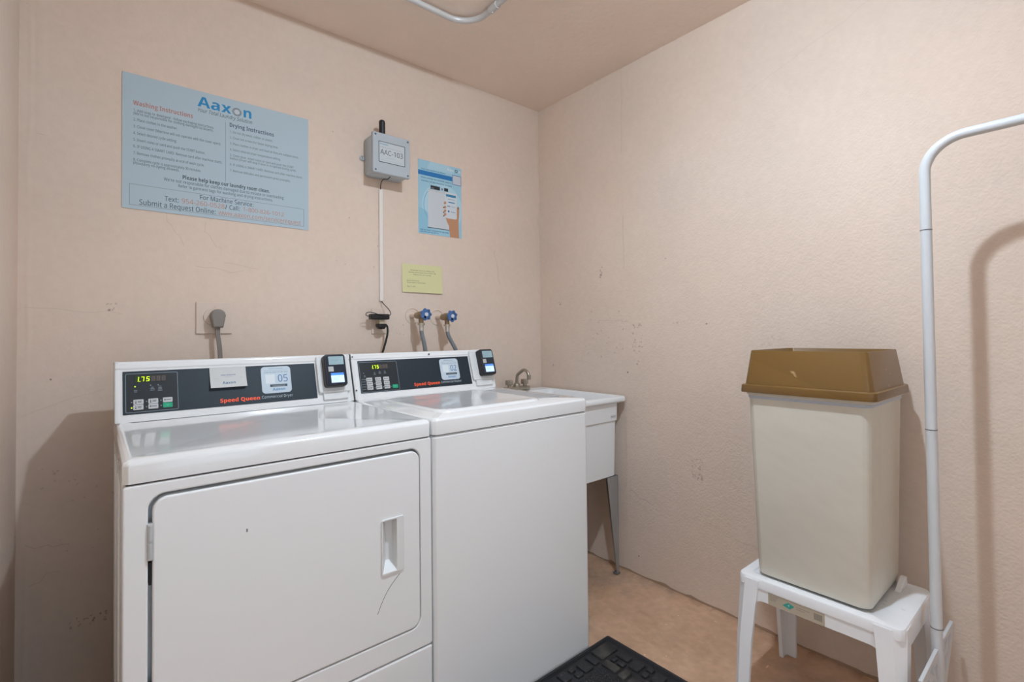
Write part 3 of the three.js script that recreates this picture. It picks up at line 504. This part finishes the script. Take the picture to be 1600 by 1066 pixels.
  const [g, m] = sheet(w, h, 0.002, tex, { roughness: 0.6 });
  solo('payment_poster', g, m, 'small blue poster showing a hand holding a phone', 'poster', [-0.6695, 1.8155, 0.0012]);
}
{ // yellow notice, its right edge lifting off the wall
  const w = 0.216, h = 0.134;
  const tex = print(860, 534, (g, W, Hh) => {
    g.fillStyle = '#dcd7a4'; g.fillRect(0, 0, W, Hh);
    const T = (t, u0, u1, v, s = 0.056) => line(g, t, u0 * W, u1 * W, v * Hh, s * Hh, '#55523c');
    T('The laundry room is for residents only.', 0.199, 0.81, 0.208); T('Machines will not operate from 10 PM to 7 AM', 0.157, 0.838, 0.284); T('Thank you for your courtesy.', 0.264, 0.722, 0.358);
    T('Board of Directors', 0.111, 0.407, 0.582); T('Terrace Manor Condominium', 0.111, 0.569, 0.65); T('May 11, 2023', 0.116, 0.315, 0.79);
  });
  const g = new THREE.BoxGeometry(w, h, 0.0012, 10, 6, 1), p = g.attributes.position;
  for (let i = 0; i < p.count; i++) { const u = p.getX(i) / w + 0.5, v = p.getY(i) / h + 0.5; p.setZ(i, p.getZ(i) + 0.0012 + 0.007 * Math.pow(1 - v, 2) * (0.5 + 0.5 * u)); }
  g.computeVertexNormals();
  const y = std({ color: 0xcfca96, roughness: 0.85 });
  solo('yellow_notice', g, [y, y, y, y, std({ map: tex, roughness: 0.85 }), y], 'pale yellow typed paper notice above the water valves', 'notice', [-0.7735, 1.4155, 0.0008]);
}
{ // control box with antenna
  const d = thing('wireless_box', 'grey plastic control box with a black stub antenna', 'control box', [-0.976, 1.939, 0]);
  const grey = std({ color: new THREE.Color(0.46, 0.505, 0.535), roughness: 0.42 });
  const body = loft([[-0.083, 0.083, -0.083, 0.083, 0.014, 0.001], [-0.086, 0.086, -0.086, 0.086, 0.016, 0.006], [-0.0865, 0.0865, -0.0865, 0.0865, 0.016, 0.078], [-0.085, 0.085, -0.085, 0.085, 0.014, 0.080]]).rotateX(Math.PI / 2);
  part('box_body', body, grey, d);
  part('box_cover', rbox(0.177, 0.177, 0.021, 0.005, 0, 0, 0.0905, 4), grey, d);
  for (const [x, y] of [[-1, -1], [1, -1], [-1, 1], [1, 1]]) part('cover_screw', cyl(0.0042, 0.0042, 0.002, 14).rotateX(Math.PI / 2).translate(x * 0.0765, y * 0.0765, 0.1012), std({ color: 0x596066, roughness: 0.5 }), d);
  for (const x of [-1, 1]) part('mounting_tab', [new THREE.TorusGeometry(0.0085, 0.003, 8, 20).translate(x * 0.0955, -0.006, 0.004), rbox(0.012, 0.012, 0.005, 0.001, x * 0.088, -0.006, 0.004)], grey, d);
  const tex = print(620, 450, (g, W, Hh) => {
    g.fillStyle = '#2d3338'; g.fillRect(0, 0, W, Hh); g.fillStyle = '#c5cbce'; g.fillRect(12, 12, W - 24, Hh - 24);
    line(g, 'Aaxon', 0.05 * W, 0.36 * W, 0.115 * Hh, 58, '#6f9dbb', 'sans-serif', 'bold'); line(g, 'Laundry systems wireless access controller', 0.05 * W, 0.86 * W, 0.27 * Hh, 26, '#8d9aa2');
    line(g, 'AAC-103', 0.06 * W, 0.925 * W, 0.5 * Hh, 150, '#3b434a'); line(g, 'For service call', 0.29 * W, 0.6 * W, 0.745 * Hh, 24, '#8d9aa2'); line(g, 'do not unplug or remove this device', 0.1 * W, 0.9 * W, 0.88 * Hh, 24, '#a3adb3');
  });
  part('name_label', plate(0.125, 0.091, 0.001, 0.001).translate(0, 0.0055, 0.1008), std({ map: tex, roughness: 0.4 }), d, 'white label reading AAC-103');
  part('antenna', lathe([[0.001, 0.083], [0.0125, 0.083], [0.0135, 0.088], [0.0135, 0.15], [0.0125, 0.157], [0.009, 0.1605], [0.001, 0.161]], 28).translate(-0.028, 0, 0.062), blackPlastic, d, 'black stub antenna');
}
{ // cable from the box into the raceway and out to the adapter
  solo('cable_raceway', extrude(roundRect(-0.0085, 0.0085, -0.2535, 0.2535, 0.002), 0.011, 0.002).translate(0, 0, 0.0005), std({ color: new THREE.Color(0.84, 0.77, 0.71), roughness: 0.42 }), 'narrow cream cable cover running down the wall', 'cable cover', [-0.987, 1.5545, 0]);
  const thin = std({ color: new THREE.Color(0.02, 0.02, 0.02), roughness: 0.5 });
  solo('box_cable', tube([[-0.966, 1.862, 0.078], [-0.972, 1.851, 0.07], [-0.974, 1.846, 0.055], [-0.985, 1.848, 0.03], [-0.9865, 1.835, 0.01], [-0.987, 1.806, 0.007]], 0.0019, 40, 8), thin, 'thin black cable under the grey control box', 'cable');
  const d = thing('power_adapter', 'black power adapter plugged in beneath the cable cover', 'adapter', [0, 0, 0]);
  part('adapter_body', span(-1.058, -0.972, 1.2165, 1.241, 0.026, 0.062, 0.006), blackPlastic, d);
  part('adapter_lead', tube([[-0.987, 1.303, 0.006], [-0.982, 1.288, 0.02], [-0.972, 1.262, 0.05], [-0.968, 1.246, 0.06], [-0.972, 1.237, 0.0645], [-0.99, 1.232, 0.0645], [-1.03, 1.239, 0.0645], [-1.058, 1.247, 0.060], [-1.077, 1.245, 0.058], [-1.082, 1.236, 0.058], [-1.075, 1.231, 0.057], [-1.056, 1.23, 0.056]], 0.0018, 90, 8), thin, d);
  part('adapter_prongs', span(-1.012, -0.998, 1.218, 1.238, 0.005, 0.03, 0.001), darkRubber, d);
  part('tap_block', span(-1.014, -0.99, 1.190, 1.2165, 0.006, 0.046, 0.002), std({ color: new THREE.Color(0.55, 0.48, 0.36), roughness: 0.5 }), d, 'cream outlet tap');
  const o = thing('wall_outlet', 'small painted-over outlet plate under the black adapter', 'outlet', [-0.998, 1.2115, 0]);
  part('outlet_plate', rbox(0.070, 0.115, 0.006, 0.002, 0, 0, 0.003), peachPaint, o);
  for (const y of [-0.02, 0.02]) part('outlet_face', extrude(roundRect(-0.017, 0.017, -0.0135, 0.0135, 0.008), 0.0025).translate(0, y, 0.005), peachPaint, o);
  const w = thing('washer_power_cord', 'black power cord and plug dropping behind the washer', 'power cord', [0, 0, 0]);
  part('plug', loft([[-0.019, 0.019, -0.017, 0.017, 0.004, 0], [-0.0195, 0.0195, -0.017, 0.017, 0.004, -0.010], [-0.013, 0.013, -0.013, 0.013, 0.004, -0.022], [-0.010, 0.010, -0.011, 0.011, 0.004, -0.0235]]).translate(-1.004, 1.198, 0.04), blackPlastic, w);
  part('cord', tube([[-0.990, 1.193, 0.043], [-0.982, 1.192, 0.046], [-0.978, 1.182, 0.048], [-0.978, 1.160, 0.05], [-0.984, 1.13, 0.05], [-0.997, 1.09, 0.052], [-1.007, 1.06, 0.055], [-1.015, 0.99, 0.07], [-1.02, 0.9, 0.09]], 0.0045, 70, 12), darkRubber, w);
}
{ // dryer receptacle, plug and cord
  const o = thing('dryer_outlet', 'large square painted-over outlet plate behind the grey plug', 'outlet', [-1.638, 1.2165, 0]);
  part('outlet_plate', rbox(0.114, 0.116, 0.007, 0.0025, 0, 0, 0.0035), peachPaint, o);
  part('outlet_face', cyl(0.031, 0.032, 0.008, 36).rotateX(Math.PI / 2).translate(-0.003, 0.004, 0.009), peachPaint, o);
  for (const y of [-0.042, 0.042]) part('outlet_screw', cyl(0.0035, 0.0035, 0.002, 12).rotateX(Math.PI / 2).translate(0.004, y, 0.0075), peachPaint, o);
  const d = thing('dryer_power_cord', 'grey angled plug and flat cord dropping behind the dryer', 'power cord', [-1.632, 1.2165, 0]);
  const s = new THREE.Shape(); s.moveTo(-0.0155, -0.036); s.lineTo(0.0155, -0.036); s.lineTo(0.0225, 0.002); s.absarc(0, 0.007, 0.0235, -0.2, Math.PI + 0.2, false); s.lineTo(-0.0155, -0.036);
  const grey = std({ color: new THREE.Color(0.235, 0.205, 0.18), roughness: 0.5 });
  part('plug', extrude(s, 0.042, 0.006, 16).translate(0, 0, 0.0135), grey, d);
  part('cord', [-1, 0, 1].map((k) => tube([[k * 0.0042, -0.03, 0.036], [k * 0.0042, -0.06, 0.038], [0.004 + k * 0.0042, -0.10, 0.044], [0.006 + k * 0.0042, -0.145, 0.05], [0.008 + k * 0.0042, -0.22, 0.06], [0.01 + k * 0.0042, -0.32, 0.08]], 0.0036, 50, 10)), grey, d);
}
{ // water valves and hoses
  const brass = std({ color: new THREE.Color(0.34, 0.26, 0.17), roughness: 0.42, metalness: 0.8 });
  const blue = std({ color: new THREE.Color(0.06, 0.14, 0.33), roughness: 0.4 });
  const nut = std({ color: new THREE.Color(0.62, 0.56, 0.46), roughness: 0.4, metalness: 0.6 });
  const hoseMat = std({ color: new THREE.Color(0.20, 0.215, 0.225), roughness: 0.55, bumpMap: enamelBump, bumpScale: 0.001 });
  const wheel = (() => {
    const s = new THREE.Shape(), n = 84; for (let i = 0; i <= n; i++) { const a = i / n * Math.PI * 2, r = 0.0262 + 0.0028 * Math.cos(7 * a); i ? s.lineTo(r * Math.cos(a), r * Math.sin(a)) : s.moveTo(r, 0); }
    for (let k = 0; k < 7; k++) { const a = (k + 0.5) / 7 * Math.PI * 2, h = new THREE.Path(); h.absellipse(0.0158 * Math.cos(a), 0.0158 * Math.sin(a), 0.0042, 0.0033, 0, Math.PI * 2, true, a); s.holes.push(h); }
    return extrude(s, 0.010, 0.003, 10);
  })();
  [[-0.833, 1.237, 'blue wheel valve above the nearly straight hose', 0], [-0.694, 1.2315, 'blue wheel valve nearer the room corner above the slanting hose', 1]].forEach(([x, y, label, i]) => {
    const d = thing('water_valve', label, 'valve', [x, y, 0], 0, { group: 'water valves behind the washer' });
    part('wall_ring', new THREE.TorusGeometry(0.036, 0.0022, 10, 48).translate(0.006 - i * 0.006, 0, 0.001), peachPaint, d);
    part('supply_pipe', cyl(0.0105, 0.0115, 0.06, 20).rotateX(Math.PI / 2).translate(0, 0, 0.03), peachPaint, d);
    part('valve_body', [lathe([[0.001, 0], [0.014, 0], [0.0155, 0.004], [0.0155, 0.02], [0.018, 0.026], [0.018, 0.05], [0.013, 0.056], [0.011, 0.066], [0.001, 0.066]], 24).rotateX(Math.PI / 2).translate(0, 0, 0.05), cyl(0.0115, 0.0115, 0.034, 20).translate(0, -0.02, 0.092)], brass, d);
    part('stem', cyl(0.004, 0.004, 0.028, 12).rotateX(Math.PI / 2).translate(0, 0.002, 0.125), nut, d);
    part('handwheel', wheel.clone().rotateZ(i * 0.3).translate(0, 0.002, 0.131), blue, d, 'blue lobed handwheel');
    part('handwheel_cap', cyl(0.0085, 0.0095, 0.004, 18).rotateX(Math.PI / 2).translate(0, 0.002, 0.142), std({ color: new THREE.Color(0.6, 0.62, 0.66), roughness: 0.4 }), d, 'pale centre cap');
    const h = thing('water_hose', i ? 'grey rubber hose slanting towards the room corner behind the washer' : 'grey rubber hose dropping nearly straight behind the washer', 'hose', [x, y, 0], 0, { group: 'water hoses behind the washer' });
    const pts = i ? [[0, -0.062, 0.0925], [0.004, -0.085, 0.094], [0.018, -0.115, 0.098], [0.035, -0.15, 0.105], [0.05, -0.20, 0.11], [0.055, -0.30, 0.11]] : [[0, -0.062, 0.0925], [0.002, -0.085, 0.094], [0.009, -0.12, 0.098], [0.014, -0.155, 0.102], [0.018, -0.21, 0.108], [0.02, -0.30, 0.11]];
    part('hose_pipe', tube(pts, 0.0095, 60, 16), hoseMat, h);
    part('hose_nut', [cyl(0.0175, 0.0175, 0.009, 8).translate(0, -0.0405, 0.0925)], nut, h, 'brass coupling nut');
    part('ferrule', cyl(0.0115, 0.0105, 0.026, 20).translate(0.0005, -0.058, 0.0927), std({ color: new THREE.Color(0.6, 0.58, 0.54), roughness: 0.35, metalness: 0.8 }), h, 'pale metal sleeve');
  });
}
{ // conduit under the ceiling
  const d = thing('ceiling_conduit', 'pale grey metal conduit bent at a right angle under the ceiling', 'conduit');
  const pipe = std({ color: new THREE.Color(0.60, 0.585, 0.57), roughness: 0.36, metalness: 0.15 }), y = 2.4285;
  const pts = [[-2.15, y, 0.424], [-1.6, y, 0.424], [-1.1, y, 0.424], [-0.93, y, 0.424]]; for (let i = 0; i <= 10; i++) { const a = i / 10 * Math.PI / 2; pts.push([-0.886 + 0.11 * Math.sin(a), y, 0.534 - 0.11 * Math.cos(a)]); } pts.push([-0.776, y, 0.62], [-0.776, y, 1.2], [-0.776, y, 2.2], [-0.776, y, ZF]);
  part('pipe', tube(pts, 0.0112, 260, 20), pipe, d);
  part('coupling', [cyl(0.0142, 0.0142, 0.046, 24).rotateX(Math.PI / 2).translate(-0.776, y, 0.585), cyl(0.004, 0.004, 0.01, 10).translate(-0.776, y - 0.014, 0.575)], pipe, d);
  for (const x of [-1.45, -2.0]) part('strap', [cyl(0.0135, 0.0135, 0.016, 20).rotateZ(Math.PI / 2).translate(x, y, 0.424), rbox(0.016, 0.003, 0.07, 0.001, x, H - 0.0017, 0.424)], pipe, d);
  for (const z of [1.3, 2.6]) part('strap', [cyl(0.0135, 0.0135, 0.016, 20).rotateX(Math.PI / 2).translate(-0.776, y, z), rbox(0.07, 0.003, 0.016, 0.001, -0.776, H - 0.0017, z)], pipe, d);
}
{ // bare bulb ceiling lamp that lights the room, above and behind the picture's edge
  const d = thing('ceiling_lamp', 'bare globe bulb in a white ceiling lampholder', 'lamp', [LAMP.x, 0, LAMP.z]);
  part('lampholder', lathe([[0.001, H - 0.001], [0.055, H - 0.001], [0.056, H - 0.008], [0.04, H - 0.014], [0.024, H - 0.018], [0.02, H - 0.03], [0.016, LAMP.y + LAMP.radius * 0.8], [0.001, LAMP.y + LAMP.radius * 0.8]], 40), plasticWhite, d);
  const bulb = part('bulb', new THREE.SphereGeometry(LAMP.radius, 36, 24).translate(0, LAMP.y, 0), std({ color: 0xffffff, emissive: LAMP.color, emissiveIntensity: 6, roughness: 0.4 }), d, 'glowing globe bulb');
  bulb.castShadow = false;
  const light = new THREE.PointLight(LAMP.color, LAMP.intensity); light.name = 'bulb_light'; light.position.set(0, LAMP.y, 0); light.castShadow = true; light.shadow.radius = LAMP.radius / 0.02; light.shadow.mapSize.set(2048, 2048); d.add(light);
  // downward light added at the bulb to brighten the floor and lower walls
  const spot = new THREE.SpotLight(LAMP.color, LAMP.down, 0, 1.5, 1); spot.name = 'added_downlight'; spot.position.set(0, LAMP.y, 0); spot.target.position.set(0, 0, 0); spot.castShadow = true; spot.shadow.radius = LAMP.radius / 0.02; spot.shadow.mapSize.set(2048, 2048); d.add(spot, spot.target);
}

// ---------------------------------------------------------------- stool, trash can, rack, mat
const SEAT = 0.392;
{
  const d = thing('plastic_stool', 'low white plastic stool carrying the trash can', 'stool', [-0.26, 0, 1.5435]);
  const hx = 0.155, hz = 0.2085;
  const white = std({ map: colourField(512, 512, (u, v) => { const n = (fbm(u * 9, v * 9, 3, 120) - 0.5) * 8, s = noise(u * 90, v * 90, 124) > 0.955 && noise(u * 14, v * 14, 126) > 0.62 ? -42 : 0; return [245 + n + s, 245 + n + s, 246 + n + s]; }), roughness: 0.42 });
  part('seat', loft([[-hx + 0.006, hx - 0.006, -hz + 0.006, hz - 0.006, 0.02, SEAT - 0.03], [-hx, hx, -hz, hz, 0.022, SEAT - 0.028], [-hx, hx, -hz, hz, 0.022, SEAT - 0.006], [-hx + 0.002, hx - 0.002, -hz + 0.002, hz - 0.002, 0.022, SEAT - 0.001], [-hx + 0.006, hx - 0.006, -hz + 0.006, hz - 0.006, 0.02, SEAT + 0.0005], [-hx + 0.03, hx - 0.012, -hz + 0.028, hz - 0.05, 0.02, SEAT + 0.0002], [-hx + 0.034, hx - 0.014, -hz + 0.032, hz - 0.056, 0.02, SEAT - 0.004]]), white, d);
  // raised lips at the back of the seat
  for (const [z0, z1, x0, x1] of [[0.137, 0.155, 0.075, 0.148]]) {
    const s = new THREE.Shape(); s.moveTo(x0, 0); s.lineTo(x1, 0); s.lineTo(x1, 0.024); s.lineTo(x1 - 0.012, 0.026); s.lineTo(x0, 0.002); s.lineTo(x0, 0);
    part('raised_lip', extrude(s, 0.016, 0.003).translate(0, SEAT - 0.004, (z0 + z1) / 2 - 0.008), white, d);
  }
  const apron = (len, ends) => {
    const s = new THREE.Shape(), a = len / 2, t = SEAT - 0.012, b = SEAT - 0.066;
    s.moveTo(-a, t); s.lineTo(-a, b - 0.05); s.quadraticCurveTo(-a + ends * 0.25, b, -a + ends, b); s.lineTo(a - ends, b); s.quadraticCurveTo(a - ends * 0.25, b, a, b - 0.05); s.lineTo(a, t); s.lineTo(-a, t);
    return extrude(s, 0.005, 0.001, 8);
  };
  part('apron', apron(2 * hz - 0.07, 0.04).rotateY(-Math.PI / 2).translate(-hx + 0.008, 0, 0), white, d); part('apron', apron(2 * hz - 0.07, 0.04).rotateY(-Math.PI / 2).translate(hx - 0.003, 0, 0), white, d);
  part('apron', apron(2 * hx - 0.07, 0.04).translate(0, 0, hz - 0.008), white, d); part('apron', apron(2 * hx - 0.07, 0.04).translate(0, 0, -hz + 0.003), white, d);
  for (const sx of [-1, 1]) for (const sz of [-1, 1]) {
    const ring = (y, w, c, ox, oz, t) => {
      const X = hx + ox, Z = hz + oz;
      const pts = [[X, Z - w], [X, Z - c], [X - c, Z], [X - w, Z], [X - w, Z - t], [X - c - t * 0.4, Z - t], [X - t, Z - c - t * 0.4], [X - t, Z - w]];
      const out = pts.map(([x, z]) => [sx * x, y, sz * z]); return sx * sz > 0 ? out : out.reverse();
    };
    part('leg', skin([ring(0, 0.042, 0.012, 0.034, 0.004, 0.012), ring(0.2, 0.05, 0.016, 0.020, 0.003, 0.012), ring(SEAT - 0.04, 0.062, 0.024, 0.004, 0.002, 0.012), ring(SEAT - 0.006, 0.066, 0.026, 0.002, 0.001, 0.012)]), white, d);
  }
  const tex = print(720, 190, (g, W, Hh) => {
    g.fillStyle = '#bdb09c'; g.fillRect(0, 0, W, Hh); g.fillStyle = '#8f8474'; for (let i = 0; i < 4; i++) g.fillRect(20, 30 + i * 24, 120 - 14 * i, 8); for (let i = 0; i < 2; i++) g.fillRect(370, 60 + i * 30, 170 - i * 60, 8);
    g.fillStyle = '#3c9f92'; g.beginPath(); g.moveTo(190, 110); g.lineTo(270, 40); g.lineTo(350, 70); g.lineTo(290, 140); g.fill(); g.strokeStyle = '#cfe5df'; g.lineWidth = 6; g.beginPath(); g.moveTo(262, 88); g.lineTo(280, 74); g.lineTo(276, 104); g.stroke();
    g.fillStyle = '#6b6258'; for (let i = 0; i < 16; i++) g.fillRect(590 + i * 6.5, 40, 2 + (i * 7 % 3) * 1.4, 100);
  });
  part('product_label', plate(0.15, 0.034, 0.001, 0.0008).rotateY(-Math.PI / 2).translate(-hx + 0.003, 0.3435, -0.043), std({ map: tex, roughness: 0.6 }), d, 'worn beige product label with a teal square');
}
{
  const d = thing('trash_can', 'tall beige trash can with a brown open-top lid', 'trash can', [-0.236, 0, 1.5275]);
  const beige = std({ map: colourField(512, 512, (u, v) => { const n = (fbm(u * 5, v * 5, 3, 130) - 0.5) * 8 + (fbm(u * 50, v * 50, 2, 131) - 0.5) * 5; return [216 + n, 210 + n, 196 + n]; }), roughness: 0.4 });
  const B = SEAT + 0.0015, ring = (h, r, y) => [-h, h, -h, h, r, y];
  part('can_body', loft([ring(0.137, 0.024, B), ring(0.146, 0.026, B + 0.005), ring(0.1485, 0.026, B + 0.02), ring(0.1615, 0.026, 0.945), ring(0.167, 0.026, 0.950), ring(0.167, 0.026, 0.966), ring(0.160, 0.024, 0.966), ring(0.157, 0.024, 0.95), ring(0.142, 0.022, B + 0.01)], true, true, 8), beige, d, 'beige plastic body');
  const bag = phys({ color: new THREE.Color(0.62, 0.66, 0.74), roughness: 0.35, transmission: 0.25 });
  const bagRings = []; for (let i = 0; i <= 6; i++) bagRings.push(ring(0.1632 + 0.0018 * Math.sin(i * 1.7), 0.028, 0.938 + i * 0.0045));
  part('bin_liner', loft(bagRings, false, false, 8, 1.2), bag, d, 'thin white bag edge under the lid');
  const brown = std({ map: colourField(512, 512, (u, v) => { const n = (fbm(u * 6, v * 6, 3, 140) - 0.5) * 12, s = noise(u * 70, v * 70, 143) > 0.965 && noise(u * 12, v * 12, 145) > 0.66 ? 60 : 0; return [122 + n + s, 90 + n * 0.8 + s, 44 + n * 0.5 + s]; }), roughness: 0.3 });
  part('lid', loft([ring(0.172, 0.022, 0.957), ring(0.1785, 0.024, 0.957), ring(0.179, 0.024, 0.959), ring(0.1775, 0.024, 0.9785), ring(0.175, 0.024, 0.981), ring(0.1685, 0.022, 0.981), ring(0.1545, 0.018, 1.083), ring(0.1535, 0.018, 1.086), ring(0.1505, 0.017, 1.086), ring(0.1495, 0.017, 1.083), ring(0.128, 0.016, 1.02), ring(0.13, 0.016, 1.018), ring(0.164, 0.02, 0.99), ring(0.172, 0.022, 0.957)], false, false, 8, 0.5), brown, d, 'brown plastic lid');
}
{
  const d = thing('garment_rack', 'white tubular garment rack with a rounded upper corner', 'rack', [-0.25, 0, 1.786]);
  const white = std({ map: colourField(256, 256, (u, v) => { const n = (fbm(u * 9, v * 9, 3, 150) - 0.5) * 8; return [214 + n, 216 + n, 218 + n]; }), roughness: 0.36 });
  const R = 0.0125, top = 1.648, L = 0.95, post = (y0, y1, z) => cyl(R, R, y1 - y0, 24).translate(0, (y0 + y1) / 2, z);
  const bend = []; for (let i = 0; i <= 12; i++) { const a = i / 12 * Math.PI / 2; bend.push([0, top - 0.085 + 0.085 * Math.sin(a), 0.085 - 0.085 * Math.cos(a)]); }
  const far = bend.map(([x, y, z]) => [x, y, L - z]).reverse();
  part('top_tube', tube([[0, 1.412, 0], [0, 1.48, 0], [0, 1.54, 0], ...bend, [0, top, 0.12], [0, top, 0.5], [0, top, L - 0.12], ...far, [0, 1.54, L], [0, 1.48, L], [0, 1.412, L]], R, 260, 24), white, d);
  const collar = cyl(R + 0.0006, R + 0.0006, 0.0022, 24), dark = std({ color: 0x6c6a68, roughness: 0.7 });
  for (const z of [0, L]) {
    part('upright', post(0.879, 1.411, z), white, d); part('upright', post(0.357, 0.877, z), white, d); part('upright', post(0.04, 0.355, z), white, d);
    for (const y of [1.4115, 0.878, 0.356]) { const c = part('tube_joint', collar, dark, d); c.position.set(0, y, z); }
    part('base_tube', cyl(0.0115, 0.0115, 0.40, 20).rotateZ(Math.PI / 2).translate(0, 0.032, z), white, d);
    for (const s of [-1, 1]) {
      const sh = new THREE.Shape(); sh.moveTo(0.011, 0.11); sh.lineTo(0.19, 0.27); sh.lineTo(0.19, 0.302); sh.lineTo(0.011, 0.305); sh.lineTo(0.011, 0.11);
      for (const [a, b, w, t] of [[0.022, 0.15, 0.03, 0.05], [0.022, 0.215, 0.035, 0.06], [0.068, 0.205, 0.035, 0.05], [0.068, 0.262, 0.04, 0.028], [0.115, 0.245, 0.04, 0.04]]) { const h = new THREE.Path(); h.moveTo(a, b); h.lineTo(a, b + t); h.lineTo(a + w, b + t); h.lineTo(a, b); sh.holes.push(h); }
      part('lattice_bracket', s > 0 ? extrude(sh, 0.008, 0.001).translate(0, 0, z - 0.004) : extrude(sh, 0.008, 0.001).rotateY(Math.PI).translate(0, 0, z + 0.004), white, d);
      part('foot_cap', lathe([[0.001, 0], [0.014, 0], [0.0155, 0.006], [0.0155, 0.036], [0.012, 0.045], [0.001, 0.046]], 20).translate(s * 0.19, 0, z), white, d);
    }
  }
}
{
  // black rubber mat whose raised blocks stand on a sunken base
  const X0 = -1.34, X1 = -0.490, Z0 = 0.873, Z1 = 1.46;
  const d = thing('rubber_mat', 'black rubber floor mat with a raised stone block pattern', 'mat', [MX, 0, MZ], TURN);
  const rubber = std({ map: colourField(512, 512, (u, v) => { const n = (fbm(u * 12, v * 12, 4, 160) - 0.5) * 16; return [37 + n, 37 + n, 41 + n]; }), roughness: 0.62 });
  const dusty = std({ map: colourField(512, 512, (u, v) => { const n = (fbm(u * 14, v * 14, 4, 165) - 0.5), k = Math.max(0, Math.min(1, (fbm(u * 7, v * 7, 4, 168) - 0.42) * 4)), s = noise(u * 120, v * 120, 170) * 14; return [38 + n * 20 + 46 * k + s * k, 37 + n * 20 + 42 * k + s * k, 39 + n * 20 + 33 * k + s * 0.7 * k]; }), roughness: 0.75 });
  part('base_sheet', rbox(X1 - X0 - 0.01, 0.005, Z1 - Z0 - 0.01, 0.002, (X0 + X1) / 2, 0.0026, (Z0 + Z1) / 2), rubber, d);
  const border = (x0, x1, z0, z1) => loft([[x0, x1, z0, z1, 0.006, 0.0005], [x0, x1, z0, z1, 0.006, 0.006], [x0 + 0.006, x1 - 0.006, z0 + 0.006, z1 - 0.006, 0.008, 0.0155], [x0 + 0.014, x1 - 0.014, z0 + 0.014, z1 - 0.014, 0.008, 0.0155], [x0 + 0.018, x1 - 0.018, z0 + 0.018, z1 - 0.018, 0.008, 0.005]], false, false, 6);
  part('raised_border', border(X0, X1, Z0, Z1), rubber, d);
  const tiles = [[-0.613, -0.524, 0.894, 0.948, 1], [-0.559, -0.525, 0.962, 1.014, 1], [-0.592, -0.566, 0.964, 0.982, 0], [-0.592, -0.566, 0.990, 1.019, 0], [-0.633, -0.600, 0.958, 1.019, 1], [-0.574, -0.524, 1.027, 1.066, 1], [-0.638, -0.590, 1.030, 1.058, 1], [-0.577, -0.552, 1.078, 1.100, 1], [-0.543, -0.519, 1.076, 1.100, 1], [-0.574, -0.524, 1.112, 1.150, 1], [-0.653, -0.626, 0.902, 0.951, 0], [-0.706, -0.663, 0.907, 0.955, 0], [-0.744, -0.720, 0.904, 0.925, 0], [-0.744, -0.714, 0.931, 0.956, 0], [-0.793, -0.757, 0.900, 0.943, 0], [-0.640, -0.590, 1.070, 1.105, 1]];
  for (let z = 0.902; z < 1.42; z += 0.058) for (let x = -1.314; x < -0.53; x += 0.066) {
    const w = 0.04 + rnd() * 0.02, h = 0.032 + rnd() * 0.018, two = rnd() < 0.25;
    if (x + 0.06 > -0.80 && z < 1.16) continue;
    if (two) tiles.push([x, x + w * 0.45, z, z + h, 0], [x + w * 0.55, x + w, z, z + h, 0]); else tiles.push([x, x + w, z, z + h, rnd() < 0.3 ? 1 : 0]);
  }
  for (const [x0, x1, z0, z1, dust] of tiles) part('block', loft([[x0, x1, z0, z1, 0.005, 0.004], [x0 + 0.0005, x1 - 0.0005, z0 + 0.0005, z1 - 0.0005, 0.005, 0.011], [x0 + 0.003, x1 - 0.003, z0 + 0.003, z1 - 0.003, 0.004, 0.0135]], false, true, 3), dust ? dusty : rubber, d);
  const studs = []; for (let z = 0.968; z < 1.15; z += 0.0125) for (let x = -0.79; x < -0.645; x += 0.0135) studs.push(new THREE.SphereGeometry(0.0048, 8, 5, 0, 6.283, 0, 1.57).scale(1, 0.9, 1).translate(x + (Math.round(z / 0.0125) % 2) * 0.0067 + (rnd() - 0.5) * 0.003, 0.0048, z));
  part('stud_field', studs, rubber, d, 'small round rubber studs').userData.kind = 'stuff';
  for (const c of d.children) c.position.set(-MX, 0, -0.870);
}
renderer.render(scene, camera);
